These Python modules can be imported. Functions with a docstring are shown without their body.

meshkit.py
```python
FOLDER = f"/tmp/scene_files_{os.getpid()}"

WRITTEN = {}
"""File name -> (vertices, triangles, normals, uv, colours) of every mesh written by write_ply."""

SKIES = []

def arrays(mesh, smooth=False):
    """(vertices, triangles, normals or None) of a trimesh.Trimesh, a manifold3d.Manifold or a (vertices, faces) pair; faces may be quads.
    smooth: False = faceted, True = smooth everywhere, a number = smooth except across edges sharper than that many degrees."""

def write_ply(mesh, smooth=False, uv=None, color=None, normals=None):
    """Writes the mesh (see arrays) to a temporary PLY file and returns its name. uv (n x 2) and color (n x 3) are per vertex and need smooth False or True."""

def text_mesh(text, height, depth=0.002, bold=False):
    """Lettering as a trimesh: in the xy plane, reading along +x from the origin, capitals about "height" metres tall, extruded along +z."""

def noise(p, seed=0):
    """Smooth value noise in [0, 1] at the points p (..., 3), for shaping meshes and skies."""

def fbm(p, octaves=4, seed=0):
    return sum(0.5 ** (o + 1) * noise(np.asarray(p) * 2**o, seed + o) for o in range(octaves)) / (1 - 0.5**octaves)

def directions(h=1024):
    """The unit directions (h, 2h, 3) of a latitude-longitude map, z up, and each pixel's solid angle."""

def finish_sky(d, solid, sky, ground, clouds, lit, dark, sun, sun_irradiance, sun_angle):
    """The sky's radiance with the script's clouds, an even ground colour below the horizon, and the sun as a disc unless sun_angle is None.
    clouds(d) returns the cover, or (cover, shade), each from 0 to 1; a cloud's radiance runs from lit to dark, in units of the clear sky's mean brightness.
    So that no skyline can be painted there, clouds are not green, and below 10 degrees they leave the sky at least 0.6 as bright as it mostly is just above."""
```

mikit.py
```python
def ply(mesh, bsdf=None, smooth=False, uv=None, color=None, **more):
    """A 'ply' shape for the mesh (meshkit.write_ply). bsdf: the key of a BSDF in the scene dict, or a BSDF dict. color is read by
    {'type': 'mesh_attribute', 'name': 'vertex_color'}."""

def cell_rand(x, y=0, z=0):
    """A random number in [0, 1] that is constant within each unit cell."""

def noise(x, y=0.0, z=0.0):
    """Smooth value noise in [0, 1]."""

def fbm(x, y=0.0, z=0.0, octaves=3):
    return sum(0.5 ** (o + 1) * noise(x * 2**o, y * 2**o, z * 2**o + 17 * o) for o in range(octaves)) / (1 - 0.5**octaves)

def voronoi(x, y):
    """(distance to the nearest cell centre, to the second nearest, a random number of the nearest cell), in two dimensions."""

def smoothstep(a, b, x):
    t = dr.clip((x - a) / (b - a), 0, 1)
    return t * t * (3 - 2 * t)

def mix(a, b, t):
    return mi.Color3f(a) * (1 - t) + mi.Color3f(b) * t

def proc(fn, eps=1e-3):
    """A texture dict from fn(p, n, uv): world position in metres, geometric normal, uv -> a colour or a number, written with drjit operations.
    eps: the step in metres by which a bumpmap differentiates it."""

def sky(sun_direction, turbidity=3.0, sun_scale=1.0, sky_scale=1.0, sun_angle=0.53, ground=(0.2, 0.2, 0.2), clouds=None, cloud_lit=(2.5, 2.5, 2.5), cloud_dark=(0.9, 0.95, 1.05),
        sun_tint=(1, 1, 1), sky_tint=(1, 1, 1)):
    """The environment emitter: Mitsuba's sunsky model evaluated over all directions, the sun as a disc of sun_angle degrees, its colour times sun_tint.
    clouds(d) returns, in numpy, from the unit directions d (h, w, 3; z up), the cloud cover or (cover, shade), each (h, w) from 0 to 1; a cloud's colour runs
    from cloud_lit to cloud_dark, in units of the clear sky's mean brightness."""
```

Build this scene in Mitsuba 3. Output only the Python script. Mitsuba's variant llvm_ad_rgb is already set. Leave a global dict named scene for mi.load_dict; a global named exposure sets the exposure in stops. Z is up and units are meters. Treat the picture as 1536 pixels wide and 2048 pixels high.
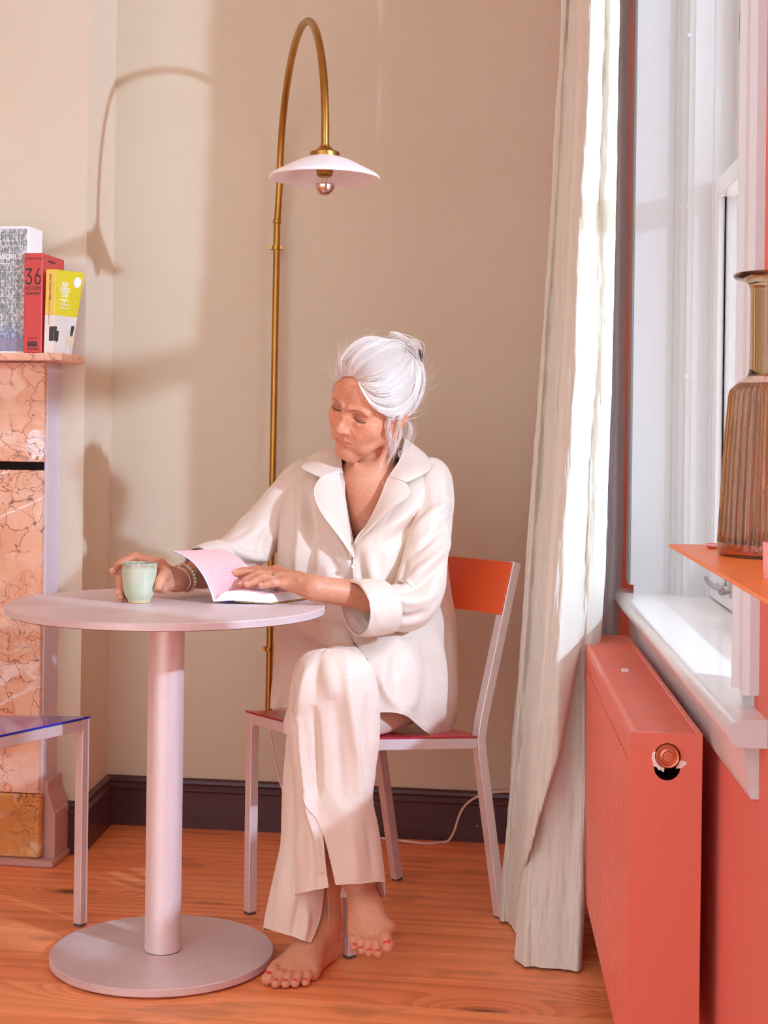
import math, random
import numpy as np, trimesh, manifold3d
import drjit as dr
import mitsuba as mi
import mikit, meshkit
from mikit import noise, fbm, voronoi, cell_rand, smoothstep, mix, proc
from scipy.interpolate import CubicSpline, PchipInterpolator
from shapely.geometry import Polygon, box as sbox

random.seed(7); rng = np.random.default_rng(7)
T = mi.ScalarTransform4f
scene, labels = {}, {}

# ------------------------------------------------------------------ camera, light, exposure
FPX, CX, CY, H, ROLL = 3050.0, 768.0, 868.5, 1.09, 0.0131
cr, sr = math.cos(ROLL), math.sin(ROLL)
scene['camera'] = {'type': 'perspective', 'fov': 2 * math.degrees(math.atan(768 / FPX)), 'fov_axis': 'x',
                   'principal_point_offset_y': (1024 - CY) / 2048,
                   'to_world': T().look_at(origin=[0, 0, H], target=[0, 1, H], up=[-sr, 0, cr]),
                   'near_clip': 0.05, 'far_clip': 60.0}
exposure = 0.90
SKY_L = 1.15
scene['daylight'] = {'type': 'constant', 'radiance': {'type': 'rgb', 'value': [SKY_L * 0.94, SKY_L * 1.03, SKY_L * 1.10]}}
# the photographer's lamp on its stand in the street, shining in through the window
STROBE = (2.50, 0.82, 2.15)
scene['street_lamp_head'] = {'type': 'sphere', 'center': list(STROBE), 'radius': 0.045,
                             'emitter': {'type': 'area', 'radiance': {'type': 'rgb', 'value': [2050, 2900, 4000]}}}
labels['street_lamp_head'] = {'label': 'round photographic lamp head shining in through the window from the street', 'category': 'lamp'}


def P(px, py, Y):
    """World point at depth Y that stands at pixel (px, py) of the photograph."""
    dx, dy = px - CX, py - CY
    return np.array([(dx * cr + dy * sr) / FPX * Y, Y, H - (-dx * sr + dy * cr) / FPX * Y])


def Pz(px, py, z):
    """World point on the horizontal plane z that stands at pixel (px, py)."""
    dx, dy = px - CX, py - CY
    v = (-dx * sr + dy * cr) / FPX
    return P(px, py, (H - z) / v)


# ------------------------------------------------------------------ mesh helpers
def tri(v, f):
    return trimesh.Trimesh(np.asarray(v, float), np.asarray(f, int), process=False)


def cat(*ms):
    return trimesh.util.concatenate([m for m in ms if m is not None])


def hull(pts):
    return trimesh.convex.convex_hull(np.asarray(pts, float))


def cbox(lo, hi, c=0.002):
    """Box with chamfered edges."""
    lo, hi = np.minimum(lo, hi), np.maximum(lo, hi)
    c = min(c, 0.3 * float((hi - lo).min()))
    pts = []
    for i in range(8):
        s = np.array([(i >> k) & 1 for k in range(3)])
        p = np.where(s, hi, lo).astype(float)
        d = np.where(s, -c, c)
        for k in range(3):
            q = p + d; q[k] = p[k]
            pts.append(q)
    return hull(pts)


def frame_mat(o, x, y, z=None):
    x, y = np.asarray(x, float), np.asarray(y, float)
    x = x / np.linalg.norm(x)
    if z is None:
        z = np.cross(x, y)
    z = np.asarray(z, float); z = z / np.linalg.norm(z)
    y = np.cross(z, x)
    m = np.eye(4); m[:3, 0], m[:3, 1], m[:3, 2], m[:3, 3] = x, y, z, o
    return m


def moved(m, mat):
    m = m.copy(); m.apply_transform(mat); return m


def grid_faces(nu, nv, wrap_u=False, wrap_v=False):
    i, j = np.meshgrid(np.arange(nu if wrap_u else nu - 1), np.arange(nv if wrap_v else nv - 1), indexing='ij')
    a, b = i * nv + j, i * nv + (j + 1) % nv
    c, d = ((i + 1) % nu) * nv + (j + 1) % nv, ((i + 1) % nu) * nv + j
    return np.concatenate([np.stack([a, b, c], -1).reshape(-1, 3), np.stack([a, c, d], -1).reshape(-1, 3)])


def tube(pts, r, sides=12, caps=True, up=None, section=None):
    """Round (or given-section) tube along a polyline, parallel transported."""
    p = np.asarray(pts, float); n = len(p)
    t = np.gradient(p, axis=0); t /= np.linalg.norm(t, axis=1, keepdims=True) + 1e-12
    a0 = np.asarray(up if up is not None else ([0, 0, 1] if abs(t[0, 2]) < 0.9 else [1, 0, 0]), float)
    A = np.zeros_like(p)
    a = a0 - t[0] * (a0 @ t[0])
    for k in range(n):
        a = a - t[k] * (a @ t[k]); a /= np.linalg.norm(a); A[k] = a
    B = np.cross(t, A)
    if section is None:
        ang = np.arange(sides) * 2 * np.pi / sides
        section = np.stack([np.cos(ang), np.sin(ang)], 1)
    r = np.broadcast_to(np.asarray(r, float), (n,))
    s = np.asarray(section)
    v = p[:, None] + r[:, None, None] * (s[None, :, :1] * A[:, None] + s[None, :, 1:] * B[:, None])
    m = len(s)
    f = grid_faces(n, m, wrap_v=True)
    v = v.reshape(-1, 3)
    if caps:
        v = np.vstack([v, p[:1], p[-1:]])
        i = np.arange(m); j = (i + 1) % m; b = (n - 1) * m
        f = np.vstack([f, np.stack([j, i, i * 0 + n * m], 1), np.stack([b + i, b + j, i * 0 + n * m + 1], 1)])
    me = tri(v, f)
    return me if not caps or me.volume > 0 else tri(v, f[:, ::-1])


def spline(pts, n, closed=False):
    p = np.asarray(pts, float)
    if closed:
        p = np.vstack([p, p[:1]])
    d = np.r_[0, np.cumsum(np.linalg.norm(np.diff(p, axis=0), axis=1) ** 0.5 + 1e-9)]
    cs = CubicSpline(d, p, bc_type='periodic' if closed else 'natural')
    return cs(np.linspace(0, d[-1], n, endpoint=not closed))


def lathe(profile, sides=48, closed_ring=False):
    """Revolve (r, z) points about z."""
    pr = np.asarray(profile, float)
    if not closed_ring:
        pr = np.vstack([[0, pr[0, 1]], pr]) if pr[0, 0] > 1e-9 else pr
        pr = np.vstack([pr, [0, pr[-1, 1]]]) if pr[-1, 0] > 1e-9 else pr
    else:
        pr = np.vstack([pr, pr[:1]])
    a = np.arange(sides) * 2 * np.pi / sides
    v = np.stack([pr[:, None, 0] * np.cos(a), pr[:, None, 0] * np.sin(a), pr[:, None, 1] + 0 * a], -1).reshape(-1, 3)
    f = grid_faces(len(pr), sides, wrap_v=True)
    m = tri(v, f); m.merge_vertices(); m.update_faces(m.nondegenerate_faces())
    if m.volume < 0:
        m.invert()
    return m


def rect_tube(pts, w, h, up, c=0.0015):
    """Square tube of width w (across) and h (along up) with chamfered edges."""
    w2, h2 = w / 2, h / 2
    s = [(h2 - c, -w2), (h2, -w2 + c), (h2, w2 - c), (h2 - c, w2), (-h2 + c, w2), (-h2, w2 - c), (-h2, -w2 + c), (-h2 + c, -w2)]
    return tube(pts, 1.0, up=up, section=np.array(s))


def add(key, mesh, bsdf, smooth=30, label=None, category=None, group=None, kind=None, **more):
    if key in scene:
        n = 1
        while f'{key}_{n:03d}' in scene: n += 1
        key = f'{key}_{n:03d}'
    scene[key] = mikit.ply(mesh, bsdf, smooth=smooth, **more)
    tag(key, label, category, group, kind)
    return key


def tag(key, label=None, category=None, group=None, kind=None):
    d = {k: v for k, v in dict(label=label, category=category, group=group, kind=kind).items() if v}
    if d: labels[key] = {**labels.get(key, {}), **d}


# ------------------------------------------------------------------ materials
def rgb(*c):
    return {'type': 'rgb', 'value': list(c)}


def S(r, g, b):
    """sRGB 0-255 to linear"""
    return [(c / 255 / 12.92 if c <= 10 else ((c / 255 + 0.055) / 1.055) ** 2.4) for c in (r, g, b)]


def mat(name, color, rough=0.5, metallic=0.0, spec=0.5, bump=None, scale=0.001, two=False, **more):
    b = {'type': 'principled', 'base_color': proc(color) if callable(color) else rgb(*color), 'roughness': proc(rough) if callable(rough) else rough,
         'metallic': metallic, 'specular': spec, **more}
    if bump is not None:
        b = {'type': 'bumpmap', 'arbitrary': proc(bump, eps=scale), 'bsdf': b, 'scale': 1.0}
    if two: b = {'type': 'twosided', 'bsdf': b}
    scene[name] = b
    return name


def plaster(p, n, uv):
    return 0.0011 * fbm(p.x * 70 + p.y * 50, p.z * 75, p.y * 60, 3) + 0.0012 * noise(p.x * 22, p.z * 20, p.y * 22)

def wall_col(c):
    c = mi.Color3f(c)
    return lambda p, n, uv: c * (0.965 + 0.07 * fbm(p.x * 3, p.y * 3, p.z * 2.2, 3))

mat('wall_paint', wall_col(S(217, 202, 178)), 0.75, spec=0.25, bump=plaster, scale=0.002)
mat('coral_paint', wall_col(S(206, 104, 90)), 0.6, spec=0.3, bump=plaster, scale=0.002)
mat('ceiling_paint', S(228, 222, 214), 0.8)
mat('white_gloss', S(202, 197, 197), 0.16, spec=0.5, bump=lambda p, n, uv: 0.0004 * fbm(p.x * 25, p.y * 25, p.z * 8, 2), scale=0.003)
mat('grey_wood', lambda p, n, uv: mix(S(196, 182, 180), S(140, 120, 114), smoothstep(0.62, 0.75, fbm(p.x * 90, p.y * 90, p.z * 9, 3))), 0.5)
mat('base_paint', lambda p, n, uv: mix(S(74, 42, 46), S(86, 52, 54), noise(p.x * 9, p.z * 30, p.y * 9)), 0.32, spec=0.5, bump=lambda p, n, uv: 0.0006 * fbm(p.x * 18, p.y * 18, p.z * 60, 2), scale=0.003)
mat('radiator_paint', wall_col(S(212, 104, 84)), 0.34, spec=0.5)
mat('dark_gap', S(30, 18, 18), 0.9, spec=0.1)
mat('chip_white', S(225, 205, 198), 0.6)

BDIR = np.array([1.0, -0.137]); BDIR /= np.linalg.norm(BDIR)      # along the back wall, to the right
WDIR = np.array([0.062, 1.0]); WDIR /= np.linalg.norm(WDIR)       # along the window wall, away from the camera
bdx, bdy = float(BDIR[0]), float(BDIR[1])
PLANK = 0.152

def wood(p, n, uv):
    u = p.x * bdx + p.y * bdy
    v = (-p.x * bdy + p.y * bdx) / PLANK
    k = dr.floor(v)
    r1, r2 = cell_rand(k, 3), cell_rand(k, 9)
    fv = v - k
    # knots pull the rings aside
    kx, ky, kr = voronoi(u * 1.25 + 31 * r1, k * 7.3 + fv * 0.45 + 0.2)
    kn = dr.exp(-dr.square(kx / 0.055)) * dr.select(kr > 0.45, 1, 0)
    w = fv * (1.7 + 1.6 * r2) + 1.3 * fbm(u * 0.55 + 40 * r1, fv * 0.9, r2 * 9, 2) * 2.2 + 5 * dr.exp(-dr.square(kx / 0.16)) * dr.select(kr > 0.45, 1, 0)
    ring = w - dr.floor(w)
    late = smoothstep(0.25, 0.95, ring) * (1 - smoothstep(0.95, 1.0, ring)) * (.35 + 0.9 * noise(u * 1.1, fv * 3, r1 * 30))
    fine = fbm(u * 2.2, v * 34, r1 * 20, 3)
    c = mix(S(240, 152, 98), S(230, 136, 84), r1)
    c = mix(c, S(172, 82, 46), late * (0.22 + 0.25 * r2))
    c = c * (0.90 + 0.20 * fine)
    c = mix(c, S(70, 28, 16), dr.clip(kn * 0.9, 0, 0.85))
    dirt = smoothstep(0.6, 0.8, fbm(u * 7, v * 3, 5.0, 3))
    return mi.Color3f(c * (1 - 0.22 * dirt))

mat('floor_wood', wood, lambda p, n, uv: 0.30 + 0.22 * fbm(p.x * 9, p.y * 9, 0, 3), spec=0.45)


def marble_fn(c0, c1, c2, vein, sc, seed):
    def f(p, n, uv):
        x, y = p.x * 0.94 + p.y * 0.45, p.z
        q1, q2 = fbm(x * 13 + seed, y * 13, seed, 4) - 0.5, fbm(x * 13, y * 13 + 7, seed + 5.0, 4) - 0.5
        j1, j2 = fbm(x * 70 + seed, y * 70, 1.0, 3) - 0.5, fbm(x * 70, y * 70 + 3, 2.0, 3) - 0.5
        X, Y = x + 0.10 * q1 + 0.016 * j1, y + 0.10 * q2 + 0.016 * j2
        f1, f2, r = voronoi(X * sc + seed, Y * sc * 0.8)
        g1, g2, r2 = voronoi(X * sc * 2.1 + seed * 2, Y * sc * 1.7 + 3)
        c = mix(c0, c1, 0.6 * r + 0.4 * fbm(x * 9, y * 9, seed, 3)) * (0.95 + 0.10 * fbm(x * 60, y * 60, seed, 3))
        cloud = smoothstep(0.5, 0.75, fbm(x * 8 + 4.0 * q1, y * 10 + seed, seed + 2.0, 3))
        c = mix(c, c2, cloud * 0.7)
        w = (1 - smoothstep(0.0, 0.045, dr.abs(fbm(x * 6 + seed + q2, y * 9 - x * 5, 3.0, 3) - 0.5))) * smoothstep(.4, .65, noise(x * 9, y * 9, seed + 1))
        c = mix(c, S(246, 230, 222), w * 0.85)
        e = (1 - smoothstep(0.0, 0.06, f2 - f1)) * smoothstep(0.30, 0.62, fbm(x * 12, y * 12, seed, 2))
        e2 = (1 - smoothstep(0.0, 0.07, g2 - g1)) * smoothstep(0.48, 0.62, fbm(x * 9 + 3, y * 9, seed + 4.0, 2))
        c = mix(c, vein, dr.maximum(e * 0.9, e2 * 0.8))
        return mi.Color3f(c)
    return f

mat('marble_pink', marble_fn(S(232, 178, 144), S(222, 154, 116), S(240, 206, 184), S(128, 66, 58), 22.0, 3.0), 0.22, spec=0.5)
mat('marble_gold', marble_fn(S(226, 168, 96), S(206, 140, 74), S(238, 214, 176), S(110, 62, 46), 30.0, 8.0), 0.25, spec=0.5)
mat('lilac_lit_white', S(214, 200, 205), 0.45)  # white paint, the lilac of the light put into its colour
mat('plinth_paint', S(196, 158, 148), 0.5, bump=lambda p, n, uv: 0.0008 * fbm(p.x * 60, p.y * 60, p.z * 60, 2), scale=0.002)


def alu(p, n, uv):
    s = noise(p.x * 900, p.y * 900, p.z * 900)
    c = fbm(p.x * 9, p.y * 9, p.z * 5, 3)
    return mi.Color3f(mix(S(218, 198, 195), S(234, 218, 216), c) * (0.9 + 0.2 * s))

mat('aluminium', alu, 0.42, metallic=0.35, spec=0.5)
mat('table_alu', lambda p, n, uv: mi.Color3f(mix(S(206, 184, 182), S(228, 208, 207), fbm(p.x * 7, p.y * 7, 0, 4)) * (0.93 + 0.14 * noise(p.x * 700, p.y * 700, p.z * 700))), lambda p, n, uv: 0.36 + 0.2 * fbm(p.x * 12, p.y * 12, 1.0, 3), metallic=0.35, spec=0.5)
mat('brass', lambda p, n, uv: mix(S(196, 148, 72), S(168, 116, 52), fbm(p.x * 30, p.y * 30, p.z * 18, 3)), 0.32, metallic=0.95)
mat('opal_glass', S(240, 232, 232), 0.12, spec=0.5)
mat('red_lacquer', S(176, 40, 56), 0.15, spec=0.6)
mat('orange_lacquer', S(226, 92, 48), 0.22, spec=0.6)
mat('blue_lacquer', S(72, 30, 136), 0.05, spec=0.9, clearcoat=1.0)
mat('blue_edge', S(40, 48, 190), 0.3)
mat('rubber', S(92, 84, 84), 0.7)
mat('cable', S(228, 196, 182), 0.5)
mat('steel', S(190, 182, 178), 0.22, metallic=0.95)
mat('copper', S(206, 128, 96), 0.3, metallic=0.8)
# ------------------------------------------------------------------ the room
def on_back(t, off=0.0):
    """Point of the back wall line: t metres to the right of the alcove corner, off metres in front of it."""
    n = np.array([BDIR[1], -BDIR[0]])
    return np.array([-0.755, 4.24]) + BDIR * t + n * off

def wx(Y, off=0.0):
    """X of the window wall plane at depth Y, off metres into the room."""
    return 0.37 + 0.062 * Y - off

CEIL = 3.05
def wall_prism(poly, z0, z1):
    return trimesh.creation.extrude_polygon(Polygon(poly), z1 - z0, engine='earcut').apply_translation([0, 0, z0])

bc = on_back(1.42)                                   # back right corner (behind the curtain)
add('wall_back', wall_prism([on_back(-0.02), on_back(1.9), on_back(1.9, -0.2), on_back(-0.3, -0.2)], 0, CEIL), 'wall_paint', False, kind='structure', label='beige plastered wall behind the woman')
al, br = np.array([-0.755, 4.24]), np.array([-0.773, 3.93])   # alcove corner, chimney breast corner
bl = br - BDIR * 2.2
add('wall_chimney', wall_prism([br, al + [0, .05], al + [-1.0, .3], bl + [0, .5], bl], 0, CEIL), 'wall_paint', False, kind='structure', label='beige chimney breast behind the mantelpiece')
# window wall: pieces around the opening
WY0, WY1, WZ0, WZ1 = 2.06, 3.47, 0.735, 2.72
def wwall(y0, y1, z0, z1, t=0.26):
    return wall_prism([(wx(y0), y0), (wx(y0) + t, y0), (wx(y1) + t, y1), (wx(y1), y1)], z0, z1)
add('wall_window', cat(wwall(-1.6, WY0 - .03, 0, CEIL), wwall(WY1 + .03, 4.3, 0, CEIL), wwall(WY0 - .03, WY1 + .03, 0, WZ0 - .037), wwall(WY0 - .03, WY1 + .03, WZ1 + .02, CEIL)), 'coral_paint', False, kind='structure', label='coral painted wall around the sash window')
add('ceiling', cbox([-3.2, 0.9, CEIL], [1.2, 4.6, CEIL + .1]), 'ceiling_paint', False, kind='structure')
add('wall_left', cbox([-3.0, 0.4, 0], [-2.9, 4.6, CEIL]), 'wall_paint', False, kind='structure')

# unseen flap added by the lamp, dimming its light on curtain and far jamb
_az = math.radians(38.0)
_e, _q = np.array([-math.sin(_az), math.cos(_az)]), np.array([math.cos(_az), math.sin(_az)])
_c = np.array(STROBE[:2]) + .36 * _e
add('street_lamp_head__added_flap', wall_prism([_c, _c + _q * .34, _c + _q * .34 + _e * .004, _c + _e * .004], STROBE[2] - .32, STROBE[2] + .32), 'dark_gap', False)

# floorboards, each its own plank running along the back wall
tag('floor', 'orange stained pine floorboards', kind='structure')
wood_m = {}
n2 = np.array([-BDIR[1], BDIR[0]])
vmin, vmax = -1.65 / PLANK, 4.45 / PLANK
k0, k1 = int(math.floor(vmin)), int(math.ceil(vmax))
for k in range(k0, k1):
    v0, v1 = k * PLANK + 0.0009, (k + 1) * PLANK - 0.0009
    drop = float(rng.uniform(0, 0.0012))
    c = [BDIR * u + n2 * v for u in (-3.3, 1.0) for v in (v0, v1)]
    lo = [np.array([*q, -0.022]) for q in c]; hi = []
    for u, s in ((-3.3, 0), (1.0, 0)):
        for v in (v0 + .0012, v1 - .0012): hi.append(np.array([*(BDIR * u + n2 * v), -drop]))
    mid = [np.array([*(BDIR * u + n2 * v), -drop - .0012]) for u in (-3.3, 1.0) for v in (v0, v1)]
    add('floor__plank' if k == k0 else f'floor__plank_{k - k0:03d}', hull(lo + mid + hi), 'floor_wood', False)
add('floor__subfloor', cbox([-3.4, -1.8, -0.06], [1.2, 4.7, -0.024]), 'dark_gap', False)

# baseboards: board with a moulded top
prof = [(0, 0), (0.016, 0), (0.016, 0.098), (0.019, 0.103), (0.019, 0.108), (0.012, 0.116), (0.015, 0.122), (0.013, 0.130), (0.004, 0.135), (0, 0.135)]
def skirting(path):
    p = np.asarray(path, float); n = len(p)
    offs = []
    for i in range(n):
        d0 = p[i] - p[i - 1] if i else p[1] - p[0]
        d1 = p[i + 1] - p[i] if i < n - 1 else d0
        d0, d1 = d0 / np.linalg.norm(d0), d1 / np.linalg.norm(d1)
        n0, n1 = np.array([d0[1], -d0[0]]), np.array([d1[1], -d1[0]])
        b = n0 + n1; b /= (b @ n0); offs.append(b)
    v = np.array([[*(p[i] + offs[i] * o), z] for i in range(n) for o, z in prof])
    m = tri(v, grid_faces(n, len(prof), wrap_v=True)); 
    cv, cf = trimesh.creation.triangulate_polygon(Polygon(prof), engine='earcut')
    m = cat(m, *[tri([[*(p[i] + offs[i] * o), z] for o, z in cv], cf) for i in (0, n - 1)])
    m.merge_vertices(); trimesh.repair.fix_normals(m)
    return m
add('baseboard_back', skirting([al, on_back(1.36)]), 'base_paint', 25, kind='structure', label='dark purple brown baseboard along the beige wall')
add('baseboard_chimney', skirting([br - BDIR * 0.06, br, al - (al - br) * 0.045]), 'base_paint', 25, kind='structure', label='dark purple brown baseboard wrapping the chimney corner')
add('baseboard_back__screw_hole', moved(lathe([(0, 0.001), (0.0022, 0.0008), (0.0024, 0)], 12), frame_mat(P(946, 1657, 0) * 0 + np.array([*on_back(0, 0.0162), 0]) + np.array([*(BDIR * 1.03), 0.045]), [BDIR[0], BDIR[1], 0], [0, 0, 1], [BDIR[1], -BDIR[0], 0])), 'chip_white', False)

# ------------------------------------------------------------------ sash window
WU = np.array([WDIR[0], WDIR[1], 0]); WN = np.array([-WDIR[1], WDIR[0], 0]); ZU = np.array([0, 0, 1.0])   # along, into the room, up
W0 = np.array([wx(0), 0, 0])
def wbox(s0, s1, d0, d1, z0, z1, c=0.002):
    """Box in window-wall coordinates: s along the wall (depth Y), d into the room, z up."""
    m = cbox([s0, d0, z0], [s1, d1, z1], c)
    M = np.eye(4); M[:3, 0], M[:3, 1], M[:3, 2], M[:3, 3] = WU, WN, ZU, W0
    m.apply_transform(M)
    if np.linalg.det(M[:3, :3]) < 0: m.invert()
    return m
def wprism(poly, z0, z1):
    """Extrude a polygon given in (s, d) over z."""
    q = [(W0 + WU * s + WN * d)[:2] for s, d in poly]
    return wall_prism(q, z0, z1)
def wlong(poly, s0, s1):
    """Sweep a (d, z) profile along the wall."""
    v = np.array([W0 + WU * s + WN * d + ZU * z for s in (s0, s1) for d, z in poly])
    cv, cf = trimesh.creation.triangulate_polygon(Polygon(poly), engine='earcut')
    m = cat(tri(v, grid_faces(2, len(poly), wrap_v=True)), *[tri([W0 + WU * s + WN * d + ZU * z for d, z in cv], cf) for s in (s0, s1)])
    m.merge_vertices(); trimesh.repair.fix_normals(m); return m

S0, S1 = WY0 * 1.002, WY1 * 1.002
tag('window_1', 'white painted sash window with a lower sash and a fixed upper sash', kind='structure')
# far and near architrave, stepped
def architrave(sa, sgn, k=1.0):
    pts = [(sa, 0), (sa, 0.020), (sa + sgn * .008, .024), (sa + sgn * .014, .024), (sa + sgn * .020, .016), (sa + sgn * .080, .016), (sa + sgn * .086, .021), (sa + sgn * .102, .021), (sa + sgn * .110, .012), (sa + sgn * .110, 0)]
    pts = [(sa + (q - sa) * k, d) for q, d in pts]
    return wprism(pts if sgn > 0 else pts[::-1], WZ0 + .02, WZ1 + 0.06)
add('window_1__casing', architrave(S1 - .004, 1), 'white_gloss', 25)
add('window_1__casing_001', architrave(S0 + .004, -1, .68), 'white_gloss', 25)
add('window_1__casing_002', wbox(S0 - .07, S1 + .07, 0, .02, WZ1, WZ1 + .07), 'white_gloss', 25)
# jamb linings with their steps (they face each other across the opening)
def lining(sa, sgn):
    steps = [(0.012, 0.0), (-0.066, 0.0), (-0.070, .010), (-0.078, .014), (-0.080, .034), (-0.088, .040), (-0.092, .050), (-0.100, .054), (-0.104, .058), (-0.144, .058), (-0.148, .062), (-.24, .062), (-.24, -.04), (0.0, -.04), (0.0, -.02), (0.012, -.02)]
    pts = [(sa - sgn * o, d) for d, o in steps]
    return wprism(pts if sgn < 0 else pts[::-1], WZ0, WZ1)
for i, (sa, sg) in enumerate(((S1, 1), (S0, -1))):
    m = lining(sa, sg)
    if m.volume < 0: m.invert()
    add('window_1__jamb_lining' + ('' if i == 0 else '_001'), m, 'white_gloss', 25)
add('window_1__head_lining', wbox(S0, S1, -.24, .012, WZ1 - .015, WZ1 + .02), 'white_gloss', 25)
# lower sash (inner) and upper sash (outer)
SD = -0.150                                          # room face of the lower sash
ZM = 1.622                                           # underside of the meeting rail
def sash(name, d0, d1, z0, z1, stile, rb, rt, m):
    a, b = S0 + .058, S1 - .058
    add(name + '__stile', wbox(b - stile, b, d1, d0, z0, z1), m, 25)
    add(name + '__stile_001', wbox(a, a + stile, d1, d0, z0, z1), m, 25)
    add(name + '__bottom_rail', wlong([(d0, z0), (d0, z0 + rb - .012), (d0 - .012, z0 + rb), (d1, z0 + rb), (d1, z0)], a + stile, b - stile), m, 25)
    add(name + '__top_rail', wbox(a + stile, b - stile, d1, d0, z1 - rt, z1), m, 25)
    g = wbox(a + stile - .004, b - stile + .004, (d0 + d1) / 2 - .002, (d0 + d1) / 2 + .002, z0 + rb - .006, z1 - rt + .006, .0002)
    add(name + '__pane', g, 'window_glass', False)
    for i, s in enumerate((b - stile - .003, a + stile + .003)):
        add(name + '__putty_line' + ('' if i == 0 else '_001'), wbox(s - .002, s + .002, (d0 + d1) / 2 + .002, (d0 + d1) / 2 + .005, z0 + rb - .006, z1 - rt + .006, .0003), 'dark_gap', False)
scene['window_glass'] = {'type': 'thindielectric', 'int_ior': 1.15}
tag('window_2', 'lower sash of the white window, closed', kind='structure')
tag('window_3', 'upper sash of the white window with weathered stile', kind='structure')
sash('window_2', SD, SD - .040, WZ0 + .004, ZM + .042, .046, .085, .042, 'white_gloss')
sash('window_3', SD - .044, SD - .084, ZM + .002, WZ1 - .016, .050, .042, .05, 'grey_wood')
# staff bead screws on the far lining
for i, (px, py) in enumerate(((1379, 69), (1377, 411), (1372, 753))):
    c = P(px, py, 3.41)
    add('window_1__screw' + ('' if not i else f'_{i:03d}'), moved(lathe([(0, .0026), (.003, .0024), (.0052, .001), (.0056, 0)], 16), frame_mat([c[0], S1 * WU[1] - .0575, c[2]], [1, 0, 0], [0, 0, 1], [0, -1, 0])), 'white_gloss', 40)
# window sill board with rounded nose, and the apron under it
nose = [(0.030 + .020 * math.cos(a), WZ0 - .0 + .0 - .018 + .018 * math.sin(a)) for a in np.linspace(-1.5, 1.5, 9)]
add('window_1__sill', cat(wlong([(-0.20, WZ0 - .036), *nose, (-.20, WZ0)], 1.93, 3.60)), 'white_gloss', 40, label='glossy white window sill with a rounded nose')
add('window_1__apron', wlong([(0, WZ0 - .036), (0.026, WZ0 - .036), (.026, WZ0 - .042), (.018, WZ0 - .05), (.014, WZ0 - .10), (.010, WZ0 - .113), (0, WZ0 - .113)], 1.985, 3.54), 'white_gloss', 25)
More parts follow.
